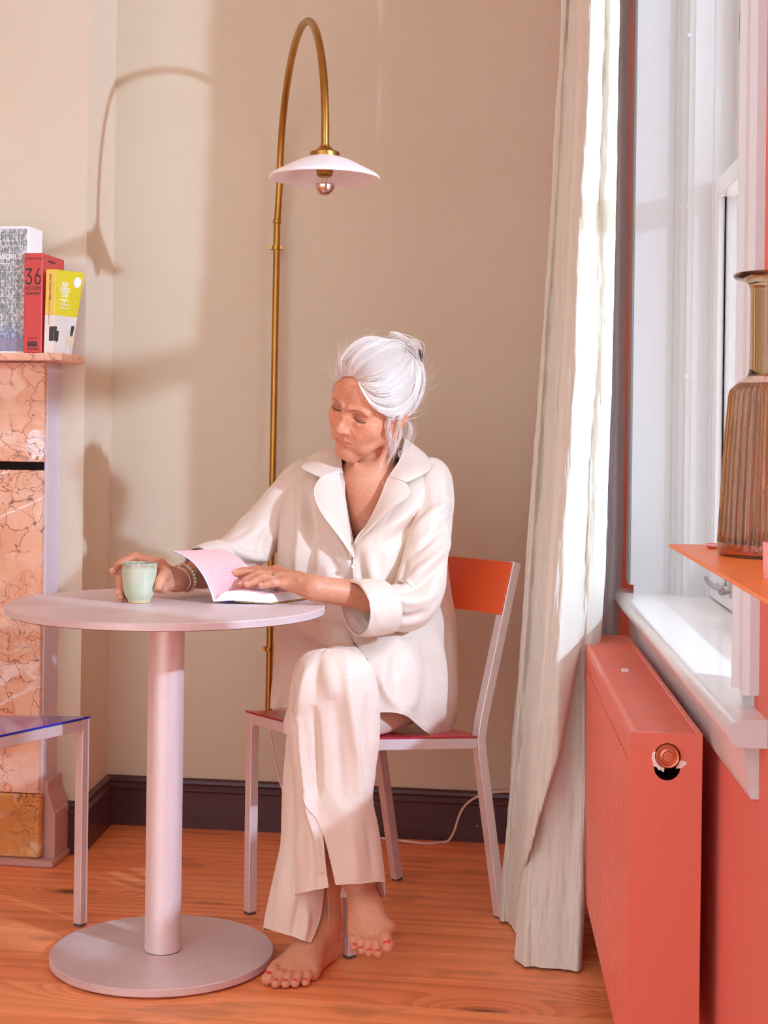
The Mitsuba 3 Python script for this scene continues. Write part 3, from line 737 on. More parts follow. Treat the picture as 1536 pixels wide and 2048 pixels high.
for i, s in enumerate((2.55, 3.15)):
    add('radiator__wall_bracket' + ('' if not i else '_001'), wbox(s, s + .03, -.001, RD0 + .012, .30, RZ1 - .05, .001), 'radiator_paint', 25)
# pipe and floor elbow at the near end
add('radiator__pipe', tube(spline([W0 + WU * 2.33 + WN * .07 + ZU * .135, W0 + WU * 2.33 + WN * .07 + ZU * .06, W0 + WU * 2.33 + WN * .07 - ZU * .002], 8), .0075, 12), 'radiator_paint', True)
# ------------------------------------------------------------------ curtains
def linen(p, n, uv):
    w = noise(p.x * 260 + p.y * 260, p.z * 2600, 0) * 0.5 + noise((p.x + p.y) * 2600, p.z * 200, 3) * 0.5
    return mi.Color3f(S(213, 205, 192)) * (0.9 + 0.14 * w)
mat('linen', linen, 0.85, spec=0.15)
scene['linen_cloth'] = {'type': 'twosided', 'bsdf': scene.pop('linen')}
scene['sheer_cloth'] = {'type': 'principledthin', 'base_color': rgb(*S(232, 228, 230)), 'roughness': .8, 'diff_trans': 1.0}


def solidify(v, nu, nv, t, flip=False):
    """A grid sheet (nu x nv points) given thickness t behind its normals, closed at its edges."""
    v = v.reshape(nu, nv, 3)
    du, dv = np.gradient(v, axis=0), np.gradient(v, axis=1)
    n = np.cross(du, dv); n /= np.linalg.norm(n, axis=2, keepdims=True) + 1e-12
    if flip: n = -n
    N = nu * nv; f = grid_faces(nu, nv)
    if flip: f = f[:, ::-1]
    ring = [i * nv for i in range(nu)] + [(nu - 1) * nv + j for j in range(1, nv)] + [i * nv + nv - 1 for i in range(nu - 2, -1, -1)] + [j for j in range(nv - 2, 0, -1)]
    ring = np.array(ring); nx = np.roll(ring, -1)
    side = np.vstack([np.stack([ring, ring + N, nx + N], 1), np.stack([ring, nx + N, nx], 1)])
    if flip: side = side[:, ::-1]
    return tri(np.vstack([v.reshape(-1, 3), (v - n * t).reshape(-1, 3)]), np.vstack([f, f[:, ::-1] + N, side]))


def curtain(cols, ztop, zbot, nu, nv, wr, seed, bulge=None):
    """cols: per plan-curve control point a list of (px, py, Y) stations from top to bottom."""
    tops = []
    zz = np.linspace(0, 1, nv)
    lines = []
    for st in cols:
        p = np.array([P(*q) for q in st])
        order = np.argsort(-p[:, 2]); p = p[order]
        z = ztop + (zbot - ztop) * zz
        f = PchipInterpolator(-p[:, 2], p[:, :2], extrapolate=True)
        xy = f(np.clip(-z, -p[0, 2] - .6, -p[-1, 2]))
        lines.append(np.column_stack([xy, z]))
    L = np.array(lines)                                  # m x nv x 3
    m = len(L)
    t = np.linspace(0, 1, m)
    cs = CubicSpline(t, L, axis=0, bc_type='natural')
    v = cs(np.linspace(0, 1, nu))                        # nu x nv x 3
    uu = np.linspace(0, 1, nu)[:, None] * np.ones(nv)
    q = np.stack([uu * 14, v[..., 2] * 5, v[..., 2] * 0], -1)
    w = (meshkit.fbm(q, 3, seed) - .5) * wr + (meshkit.fbm(q * [3, 6, 1], 2, seed + 5) - .5) * wr * .4
    v[..., 1] += w; v[..., 0] += .5 * w
    return v
cols = [
    [(1126, 0, 3.50), (1062, 1000, 3.50), (1001, 1800, 3.47)],
    [(1131, 0, 3.42), (1068, 1000, 3.42), (1004, 1800, 3.43)],
    [(1141, 0, 3.42), (1080, 1000, 3.42), (1016, 1815, 3.40)],
    [(1147, 0, 3.37), (1094, 1000, 3.365), (1030, 1850, 3.33)],
    [(1156, 0, 3.36), (1108, 1000, 3.33), (1036, 1872, 3.24)],
    [(1163, 0, 3.25), (1117, 1000, 3.21), (1030, 1905, 3.17)],
    [(1174, 0, 3.185), (1127, 1000, 3.175), (1052, 1938, 3.125)],
    [(1187, 0, 3.18), (1144, 1000, 3.175), (1086, 1936, 3.115)],
    [(1208, 0, 3.27), (1172, 1000, 3.26), (1136, 1932, 3.105)],
    [(1226, 0, 3.26), (1194, 1000, 3.26), (1158, 1928, 3.10)],
    [(1236, 0, 3.34), (1212, 1000, 3.34), (1162, 1915, 3.14)],
    [(1238, 0, 3.42), (1214, 1000, 3.43), (1158, 1890, 3.25)],
]
nu, nv = 190, 260
CV = curtain(cols, 2.95, .006, nu, nv, .018, 11)
# the upper fold falls diagonally across the lower panel
def px_of(v):
    u = v[..., 0] / v[..., 1] * FPX; w = (H - v[..., 2]) / v[..., 1] * FPX
    return CX + u * cr - w * sr, CY + u * sr + w * cr
qx, qy = px_of(CV)
xl = np.interp(qy, [1180, 1270, 1400, 1515, 1640, 1750, 1850], [1178, 1160, 1138, 1115, 1076, 1042, 1030])
fade = np.clip((qy - 1200) / 160, 0, 1) * np.clip((1880 - qy) / 160, 0, 1)
sd_ = qx - xl; tt_ = np.clip(sd_ / 12, 0, 1); tt_ = tt_ * tt_ * (3 - 2 * tt_)
CV[..., 1] += fade * (.060 * tt_ * np.exp(-np.maximum(sd_, 0) / 60) - .014 * np.exp(-(sd_ / 30) ** 2) * (sd_ < 0))
for x0_, x1_, w_, h_ in ((1052, 1040, 7, .016), (1078, 1062, 9, -.014), (1100, 1090, 8, .010)):
    line = np.interp(qy, [0, 1000, 1900], [x0_ + 62, x0_, x1_ - 40])
    CV[..., 1] -= h_ * np.exp(-((qx - line) / w_) ** 2)
add('linen_curtain', solidify(CV, nu, nv, .0014), 'linen_cloth', True, label='heavy off-white linen curtain gathered in the corner by the window', category='curtain')
# stitched hem along the leading edge near the floor
k = int(nu * .80)
hem = CV[k - 9:k + 1, int(nv * .62):].copy()
hem[:, :, 1] -= .0022; hem[:, :, 0] -= .0006
add('linen_curtain__side_hem', solidify(hem, hem.shape[0], hem.shape[1], .0012), 'linen_cloth', True)
cols2 = [
    [(1122, 0, 3.575), (1085, 1000, 3.575), (1070, 1270, 3.575), (1060, 1800, 3.55)],
    [(1165, 0, 3.555), (1130, 1000, 3.555), (1110, 1270, 3.555), (1090, 1800, 3.52)],
    [(1206, 0, 3.540), (1182, 1000, 3.540), (1166, 1270, 3.540), (1146, 1800, 3.50)],
    [(1226, 0, 3.560), (1204, 1000, 3.560), (1194, 1270, 3.555), (1166, 1800, 3.52)],
    [(1241, 0, 3.545), (1226, 1000, 3.545), (1217, 1270, 3.545), (1186, 1800, 3.50)],
    [(1250, 0, 3.560), (1236, 1000, 3.560), (1228, 1270, 3.555), (1196, 1800, 3.53)],
    [(1262, 0, 3.600), (1247, 1000, 3.600), (1238, 1270, 3.595), (1204, 1800, 3.57)],
]
V2 = curtain(cols2, 2.95, .05, 60, 120, .008, 23)
add('sheer_curtain', solidify(V2, 60, 120, .0008), 'sheer_cloth', True, label='thin white lining curtain behind the linen curtain next to the window', category='curtain')
add('curtain_rail', wbox(2.0, 3.66, .010, .035, 2.95, 2.972, .002), 'white_gloss', 25, label='white curtain rail above the window', category='curtain rail')

# ------------------------------------------------------------------ shelf with vase, at the right
SHZ = .975
tag('wall_shelf', 'orange folded metal shelf on the wall at the right edge, holding a glass vase', 'shelf')
mat('shelf_orange', S(214, 112, 46), .35)
def sh(s0, s1, d0, d1, z0, z1, c=.0008): return wbox(s0, s1, d0, d1, z0, z1, c)
sd = wx(1.647) - P(1340, 1089, 1.647)[0]
add('wall_shelf__board', sh(1.02, 1.650, .0005, sd, SHZ - .0035, SHZ), 'shelf_orange', 25)
add('wall_shelf__back_flange', sh(1.02, 1.650, .0005, .0035, SHZ - .0005, SHZ + .03), 'shelf_orange', 25)
vase_prof = [(0, .004), (.046, .004), (.0535, .0), (.0555, .004), (.0555, .010), (.0545, .014), (.0500, .100), (.0455, .158), (.0440, .163), (.0400, .168), (.0290, .176), (.0266, .182), (.0262, .200), (.0262, .262), (.0285, .268), (.0420, .2735), (.0432, .2755), (.0420, .2775), (.0300, .275), (.0240, .268), (.0238, .200), (.0240, .184), (.0260, .178), (.0370, .171), (.0418, .162), (.0425, .155), (.0470, .095), (.0505, .020), (.046, .012), (0, .012)]
vm = lathe(vase_prof, 240)
a = np.arctan2(vm.vertices[:, 1], vm.vertices[:, 0]); r = np.hypot(vm.vertices[:, 0], vm.vertices[:, 1]); zz = vm.vertices[:, 2]
rib = np.where((zz > .012) & (zz < .166) & (r > .03), .0011 * np.cos(a * 40), 0)
vm.vertices[:, 0] += rib * np.cos(a); vm.vertices[:, 1] += rib * np.sin(a)
scene['amber_glass'] = {'type': 'dielectric', 'int_ior': 1.5, 'ext_ior': 1.0, 'specular_transmittance': proc(lambda p, n, uv: mix([.97, .84, .72], [.92, .84, .64], noise(p.x * 240, p.y * 240, p.z * 6)) * (0.80 + 0.20 * noise(p.x * 500, p.y * 500, p.z * 10)))}
vx = P(1549, 1112, 1.5)
add('glass_vase', at(vm, vx[0], 1.5, SHZ + .0002), 'amber_glass', 40, label='tall ribbed amber glass bottle vase with a flat lip on the orange shelf', category='vase')
scene['rose_glass'] = {'type': 'principled', 'base_color': rgb(*S(226, 150, 148)), 'roughness': .18, 'specular': .6}
gp = Pz(1556, 1158, SHZ)
add('pink_tumbler', at(lathe([(0, 0), (.0115, 0), (.0120, .004), (.0126, .030), (.0112, .030), (.0105, .004), (0, .004)], 40), gp[0], gp[1], SHZ + .0002), 'rose_glass', 40, label='small pink cup at the right picture edge on the orange shelf', category='cup')
gp = Pz(1426, 1091, SHZ)
add('pink_dish', at(lathe([(0, 0), (.013, 0), (.017, .003), (.0165, .0042), (.012, .002), (0, .002)], 32), gp[0], 1.60, SHZ + .0002), 'rose_glass', 40, label='tiny pink dish on the orange shelf behind the amber vase', category='dish')

# ------------------------------------------------------------------ mug
def glaze(p, n, uv):
    z = p.z - TZ
    sp = noise(p.x * 1500, p.y * 1500, p.z * 1500)
    c = mix(S(178, 188, 160), S(190, 188, 166), smoothstep(.45, .62, fbm(p.x * 30, p.y * 30, p.z * 16, 3)))
    c = c * (0.93 + 0.14 * sp)
    drip = smoothstep(.072, .082, z + 0.006 * noise(p.x * 220, p.y * 220, 0))
    c = mix(c, S(128, 96, 78), drip * 0.75 * noise(p.x * 260, p.y * 260, p.z * 160))
    return mi.Color3f(mix(c, S(204, 178, 132), smoothstep(.006, .003, z)))
mat('mug_glaze', glaze, 0.09, spec=.6)
MXY = P(278, 1205, 3.16)
mugp = [(0, .0), (.0225, 0), (.0235, .0015), (.0238, .006), (.0262, .010), (.0305, .017), (.0330, .028), (.0345, .042), (.0356, .060), (.0364, .080), (.0360, .0828), (.0350, .083), (.0340, .081), (.0333, .060), (.0318, .040), (.0295, .024), (.024, .014), (0, .011)]
add('tea_mug', at(lathe(mugp, 72), MXY[0], 3.16, TZ + .0002), 'mug_glaze', True, label='pale green glazed handleless cup held in her right hand on the table', category='mug')

# ------------------------------------------------------------------ open book on the table
tag('open_book', 'open paperback with a pink text page lifted and a hand resting on it', 'book')
Sb = np.array([*P(430, 1207, 3.160)[:2], TZ]); Cb = np.array([*P(541, 1209, 3.157)[:2], TZ])
eB = np.array([.085, .126, 0.]) ; LB = .168; eB /= np.linalg.norm(eB)
wB = Cb - Sb; wl = np.linalg.norm(wB); wB /= wl
def extr(prof2d, L=LB, skew=0.0, lift=0.0):
    """Extrude a closed (w, z) profile along the book's spine direction."""
    pl = Polygon(prof2d); cv, cf = trimesh.creation.triangulate_polygon(pl, engine='earcut')
    pr = np.asarray(prof2d, float)
    mk = lambda q, s: Sb + wB * q[0] + ZU * q[1] + eB * s * L + ZU * lift * s
    ns = 5
    v = np.array([mk(q, s) for s in np.linspace(0, 1, ns) for q in pr])
    m = cat(tri(v, grid_faces(ns, len(pr), wrap_v=True)), *[tri([mk(q, s) for q in cv], cf) for s in (0, 1)])
    m.merge_vertices(); trimesh.repair.fix_normals(m); return m
def pts(ctrl, n): return [tuple(q) for q in spline(ctrl, n)]
page_n = lambda base: (lambda p, n, uv: mi.Color3f(base) * (0.93 + 0.10 * noise(p.z * 2600, p.x * 60, 0)))
mat('page_edges', page_n(S(240, 236, 238)), .7, spec=.2)
mat('page_pink', S(238, 182, 180), .6, spec=.25)
mat('page_print', lambda p, n, uv: mix(S(222, 206, 222), S(150, 138, 178), smoothstep(.45, .6, fbm(p.x * 90, p.y * 90, 0, 3))), .5, spec=.3)
mat('cover_navy', S(48, 52, 110), .35)
mat('cover_amber', S(230, 180, 90), .4)
mat('ink_mauve', S(216, 166, 174), .6)
rt = pts([(.0, .006), (.014, .020), (.034, .0265), (.060, .0265), (.090, .0235), (wl - .014, .0200)], 22)
rb = pts([(wl, .0035), (.085, .0042), (.05, .0065), (.022, .0065), (.0, .004)], 14)
add('open_book__page_block', extr(rt + rb), 'page_edges', 30)
add('open_book__right_page', extr(rt[4:] + [(a, b + .0007) for a, b in rt[4:][::-1]]), 'page_pink', 30)
pr_ = [(a, b + .0009) for a, b in rt[7:-1]]
def sub(prof, s0, s1, m):
    global LB, Sb
    S_ = Sb; Sb = S_ + eB * LB * s0
    r = extr(prof, LB * (s1 - s0)); Sb = S_; add('open_book__photo_print', r, m, 30)
sub(pr_ + [(a, b + .0003) for a, b in pr_[::-1]], .10, .80, 'page_print')
bk = pts([(.004, .0022), (.03, .0040), (.06, .0030), (wl + .003, .0008)], 14)
add('open_book__back_cover', extr(bk + [(a, b - .0006) for a, b in bk[::-1]]), 'cover_navy', 30)
add('open_book__flyleaf', extr([(a, b + .0012) for a, b in bk[5:]] + [(a, b + .0006) for a, b in bk[5:][::-1]]), 'cover_amber', 30)
# the lifted left half
lf = pts([(.0, .005), (-.004, .018), (-.014, .042), (-.030, .068), (-.054, .092), (-.086, .1075)], 26)
def off(prof, d):
    q = np.array(prof); t = np.gradient(q, axis=0); t /= np.linalg.norm(t, axis=1, keepdims=True)
    return [tuple(x) for x in q + np.stack([-t[:, 1], t[:, 0]], 1) * d]
LIFT = -.006
th = np.linspace(.004, .0008, len(lf))
inner = lf
q = np.array(lf); t_ = np.gradient(q, axis=0); t_ /= np.linalg.norm(t_, axis=1, keepdims=True); nrm = np.stack([-t_[:, 1], t_[:, 0]], 1)
if nrm[10] @ np.array([-1, -.3]) < 0: nrm = -nrm                      # away from the reader's side
pg = [tuple(x) for x in q + nrm * th[:, None]]
add('open_book__left_pages', extr(lf + pg[::-1], LB * .92, lift=-.004), 'page_edges', 30)
pg2 = [tuple(x) for x in q + nrm * (th + .0009)[:, None]]
add('open_book__front_cover', extr([tuple(x) for x in q + nrm * (th + .0002)[:, None]] + pg2[::-1], LB * .92, lift=-.004), 'cover_navy', 30)
ip = [tuple(x) for x in q - nrm * .0005]
add('open_book__left_page', extr(lf[1:] + ip[1:][::-1], LB * .92, lift=-.004), 'page_pink', 30)
# lines of print on the left page: short bars that follow the page's curve
arcl = np.r_[0, np.cumsum(np.linalg.norm(np.diff(q, axis=0), axis=1))]
def page_pt(a, s, d=.0008):
    w = np.interp(a, arcl, q[:, 0]); z = np.interp(a, arcl, q[:, 1])
    nx_, nz_ = np.interp(a, arcl, nrm[:, 0]), np.interp(a, arcl, nrm[:, 1])
    return Sb + wB * (w - nx_ * d) + ZU * (z - nz_ * d - .004 * s) + eB * s * LB * .92
bars = []
r_ = np.random.default_rng(5)
for col in range(14):
    a0 = .020 + col * .0056
    s = .12
    while s < .90:
        ln = r_.uniform(.03, .09)
        if r_.random() < (.95 if col < 11 else .35):
            e = min(s + ln, .9)
            v = [page_pt(a0, s), page_pt(a0 + .0017, s), page_pt(a0 + .0017, e), page_pt(a0, e)]
            bars.append(tri(v, [[0, 1, 2], [0, 2, 3]]))
        s += ln + .014
scene['ink_mauve'] = {'type': 'twosided', 'bsdf': scene.pop('ink_mauve')}
add('open_book__print_lines', cat(*bars), 'ink_mauve', False, kind='stuff')
# ------------------------------------------------------------------ the woman: a sculpting kit of distance fields
F32 = np.float32
def smin(a, b, k):
    h = np.maximum(k - np.abs(a - b), 0) / k
    return np.minimum(a, b) - h * h * (k * .25)
def smax(a, b, k): return -smin(-a, -b, k)
def cone(p, a, b, ra, rb):
    a, b = np.asarray(a, F32), np.asarray(b, F32)
    ab = b - a; l2 = float(ab @ ab)
    t = np.clip(((p - a) @ ab) / max(l2, 1e-12), 0, 1)
    q = p - a - t[:, None] * ab
    return np.sqrt(np.einsum('ij,ij->i', q, q)) - (ra + (rb - ra) * t)
def ell(p, c, r, R=None):
    q = p - np.asarray(c, F32)
    if R is not None: q = q @ np.asarray(R, F32)          # columns of R: the ellipsoid's axes
    r = np.asarray(r, F32)
    k0 = np.sqrt(((q / r) ** 2).sum(1)); k1 = np.sqrt(((q / (r * r)) ** 2).sum(1)) + 1e-9
    return k0 * (k0 - 1) / k1
def chain(p, pts, rs, k=.004):
    d = None
    for i in range(len(pts) - 1):
        e = cone(p, pts[i], pts[i + 1], rs[i], rs[i + 1])
        d = e if d is None else smin(d, e, k)
    return d


def surface_net(f, lo, hi, h, margin=1.0):
    """Sparse naive surface nets of f(points) = 0 in the box; returns (vertices, quads as triangles)."""
    lo = np.asarray(lo, float); B = 4
    big = h * B * 4
    gi = np.stack(np.meshgrid(*[np.arange(n) for n in np.ceil((np.asarray(hi) - lo) / big).astype(int)], indexing='ij'), -1).reshape(-1, 3)
    nb = np.ceil((np.asarray(hi) - lo) / big).astype(int) * 4
    keep = lambda g, s: g[np.abs(f((lo + (g + .5) * s).astype(F32))) < s * .87 * margin + .002]
    gi = keep(gi, big)
    sub4 = np.stack(np.meshgrid(*[np.arange(4)] * 3, indexing='ij'), -1).reshape(-1, 3)
    act = keep((gi[:, None] * 4 + sub4).reshape(-1, 3), h * B)
    loc = np.stack(np.meshgrid(*[np.arange(B + 1)] * 3, indexing='ij'), -1).reshape(-1, 3)
    dims = nb * B + 1
    dims = dims.astype(np.int64)
    cells, vals = [], []
    for part in np.array_split(act, max(1, len(act) // 4000)):
        idx = part[:, None] * B + loc[None]
        v = f((lo + idx.reshape(-1, 3) * h).astype(F32)).reshape(len(part), B + 1, B + 1, B + 1)
        cs = np.stack([v[:, i:B + i, j:B + j, k:B + k] for i in (0, 1) for j in (0, 1) for k in (0, 1)], -1)
        on = (cs.min(-1) < 0) & (cs.max(-1) >= 0)
        w = np.nonzero(on)
        cells.append(part[w[0]] * B + np.stack(w[1:], -1)); vals.append(cs[w])
    cells, vals = np.concatenate(cells), np.concatenate(vals)
    off = np.array([[i, j, k] for i in (0, 1) for j in (0, 1) for k in (0, 1)], float)
    acc, cnt = np.zeros((len(cells), 3)), np.zeros(len(cells))
    for a in range(8):
        for b in range(a + 1, 8):
            if np.abs(off[a] - off[b]).sum() == 1:
                va, vb = vals[:, a].astype(float), vals[:, b].astype(float)
                x = (va < 0) != (vb < 0)
                t = np.where(x, va / np.where(va == vb, 1, va - vb), 0)
                acc += np.where(x[:, None], off[a] + t[:, None] * (off[b] - off[a]), 0); cnt += x
    V = lo + (cells + acc / cnt[:, None]) * h
    key = (cells[:, 0] * dims[1] + cells[:, 1]) * dims[2] + cells[:, 2]
    order = np.argsort(key); sk = key[order]
    def find(c):
        q = (c[:, 0] * dims[1] + c[:, 1]) * dims[2] + c[:, 2]
        i = np.clip(np.searchsorted(sk, q), 0, len(sk) - 1)
        return np.where(sk[i] == q, order[i], -1)
    F = []
    for ax, (e1, e2) in enumerate(((1, 2), (2, 0), (0, 1))):
        d0, d1 = vals[:, 0], vals[:, [4, 2, 1][ax]]         # the cell's own edge along ax from its low corner
        x = np.nonzero((d0 < 0) != (d1 < 0))[0]
        c0 = cells[x]; s1, s2 = np.zeros(3, int), np.zeros(3, int); s1[e1] = 1; s2[e2] = 1
        q = np.stack([x, find(c0 - s1), find(c0 - s1 - s2), find(c0 - s2)], 1)
        ok = (q >= 0).all(1); q, fl = q[ok], (d0[x] >= 0)[ok]
        q[fl] = q[fl][:, ::-1]
        F += [q[:, [0, 1, 2]], q[:, [0, 2, 3]]]
    m = tri(V, np.vstack(F))
    if m.volume < 0: m.invert()
    return m


def taubin(v, f, it=6, lam=.5, mu=-.53):
    import scipy.sparse as sp
    n = len(v)
    e = np.sort(np.vstack([f[:, [0, 1]], f[:, [1, 2]], f[:, [2, 0]]]), 1); e = np.unique(e[:, 0].astype(np.int64) * n + e[:, 1]); e = np.stack([e // n, e % n], 1)
    A = sp.coo_matrix((np.ones(len(e)), (e[:, 0], e[:, 1])), (n, n)).tocsr(); A = A + A.T
    D = 1 / np.maximum(np.asarray(A.sum(1)).ravel(), 1)
    for i in range(it):
        for k in (lam, mu):
            v = v + k * ((A @ v) * D[:, None] - v)
    return v


# ------------------------------------------------------------------ pose
HO = P(744, 812, 3.36)                                     # middle of the head between the ears
HS = 1.015
_y, _p, _r = math.radians(36), math.radians(33), math.radians(5)
HL = np.array([math.cos(_y), -math.sin(_y) * math.cos(_p), -math.sin(_y) * math.sin(_p)])     # her left
HF = np.array([-math.sin(_y), -math.cos(_y) * math.cos(_p), -math.cos(_y) * math.sin(_p)])    # where the face looks
_R = np.array([[math.cos(_r), 0, math.sin(_r)], [0, 1, 0], [-math.sin(_r), 0, math.cos(_r)]])
HL, HF = _R @ HL, _R @ HF
HU = np.cross(HL, HF)
if HU[2] < 0: HU = -HU
HR = np.stack([HL, HF, HU], 1)
def hd(x, y, z): return HO + HR @ np.array([x, y, z], float) * HS
TL, TF = np.array([.91, -.415, 0]), np.array([-.415, -.91, 0])           # torso: her left, her front
def axis(z):
    t = (z - .56) / .46
    return np.array([.030 - .062 * t, 3.50 - .072 * t, z])
def tp(a, b, z): return axis(z) + TL * a + TF * b
SHR, SHL = P(618, 985, 3.48), P(848, 992, 3.39)            # shoulder joints
ELR, WRR = P(482, 1122, 3.44), P(353, 1160, 3.245)
ELL, WRL = P(834, 1206, 3.255), P(627, 1176, 3.150)
HIPR, HIPL = np.array([-.045, 3.49, .545]), np.array([.092, 3.445, .540])
KNR, ANR = np.array([-.100, 3.052, .588]), P(714, 1745, 3.085)
KNL, ANL = np.array([-.125, 3.09, .490]), np.array([-.108, 3.150, .092])


def foot_local(p, mir):
    q = p.copy(); q[:, 0] *= mir
    d = cone(q, (0, .032, .032), (.002, .052, .085), .029, .031)
    d = smin(d, cone(q, (0, .055, .078), (-.004, .112, .046), .033, .026), .03)
    d = smin(d, cone(q, (.004, .03, .022), (.026, .140, .014), .022, .013), .025)
    mt = [(-.031, .165, .020, .0185), (-.013, .172, .0175, .0145), (.003, .168, .0165, .0135), (.018, .160, .015, .0125), (.031, .148, .0135, .0125)]
    for x, y, z, r in mt: d = smin(d, cone(q, (-.002 + x * .3, .100, .046), (x, y, z), .022, r), .014)
    d = smin(d, ell(q, (-.046, .163, .017), (.010, .016, .013)), .012)
    for (x, y, z, r) in mt:                                                  # tendons
        d = smin(d, cone(q, (x * .35, .095, .066), (x * .95, y - .012, z + r * .82), .0028, .0022), .010)
    tips = [(-.034, .221, .0135, .0122), (-.0115, .2265, .0098, .0084), (.0055, .2175, .0092, .0080), (.0205, .206, .0088, .0078), (.0350, .190, .0082, .0074)]
    t = None
    for (x, y, z, r), (tx, ty, tz, tr) in zip(mt, tips):
        mid = ((x + tx) / 2, (y + ty) / 2 + .002, (z + tz) / 2 + .0062)
        e = smin(cone(q, (x, y, z), mid, r * .72, tr * .98), cone(q, mid, (tx, ty - tr, tz), tr * .98, tr), .005)
        e = smin(e, ell(q, (tx, ty - tr * .7, tz - .0005), (tr * 1.08, tr * 1.15, tr * .98)), .003)
        t = e if t is None else smin(t, e, .0015)
    d = smin(d, t, .006)
    return smax(d, -(q[:, 2] - .0006), .004)
TIPS = [(-.034, .221, .0135, .0122), (-.0115, .2265, .0098, .0084), (.0055, .2175, .0092, .0080), (.0205, .206, .0088, .0078), (.0350, .190, .0082, .0074)]
fL = np.array([-.43, -.903, 0]); rL = np.array([-.903, .43, 0])
FOOT_L = (np.array([-.093, 3.186, 0]), np.stack([rL, fL, ZU], 1), -1.0, 1.0)
fR = np.array([.13, -.90, -.40]); fR /= np.linalg.norm(fR)
uR = np.array([.05, -.40, .90]); uR -= fR * (uR @ fR); uR /= np.linalg.norm(uR); rR = np.cross(fR, uR); rR, uR = rR * math.cos(.24) - uR * math.sin(.24), uR * math.cos(.24) + rR * math.sin(.24)
FOOT_R = (ANR - fR * .055 * .95 - uR * .085 * .95, np.stack([rR, fR, uR], 1), 1.0, .95)
def foot(p, ft):
    o, R, mir, s = ft
    return foot_local(((p - o.astype(F32)) @ R.astype(F32) / s).astype(F32), mir) * s

LH_M = [P(553, 1143, 3.238), P(557, 1149, 3.214), P(562, 1158, 3.190), P(571, 1168, 3.168)]
LH = [[P(512, 1141, 3.245), P(486, 1143, 3.243), P(469, 1146, 3.240)],
      [P(517, 1148, 3.214), P(496, 1159, 3.208), P(484, 1169, 3.205)],
      [P(526, 1155, 3.188), P(507, 1164, 3.182), P(494, 1169.5, 3.178)],
      [P(548, 1165, 3.162), P(533, 1169, 3.160), P(522, 1172, 3.158)]]
LH_R = [.0098, .0098, .0092, .0082]
RH_M = [P(322, 1128, 3.222), P(322, 1140, 3.212), P(324, 1158, 3.205), P(326, 1176, 3.200)]
RH = [[P(268, 1114, 3.218), P(240, 1127, 3.196), P(226, 1143, 3.176)],
      [P(262, 1132, 3.216), P(240, 1156, 3.182), P(239, 1185, 3.158)],
      [P(262, 1160, 3.212), P(243, 1176, 3.184), P(241, 1194, 3.160)],
      [P(266, 1182, 3.208), P(250, 1194, 3.188), P(249, 1200, 3.174)]]
RH_T = [P(336, 1148, 3.226), P(328, 1146, 3.190), P(321, 1160, 3.158), P(316, 1174, 3.146)]
LH_T = [P(604, 1160, 3.185), P(575, 1152, 3.262), P(545, 1158, 3.272), P(528, 1164, 3.268)]


def fingers(p, M, J, R, k=.0022):
    d = None
    for m, j, r in zip(M, J, R):
        e = chain(p, [m, *j], [r * 1.06, r, r * .90, r * .80], .003)
        e = smin(e, ell(p, j[0], (r * 1.06,) * 3), .004)
        d = e if d is None else smin(d, e, k)
    return d


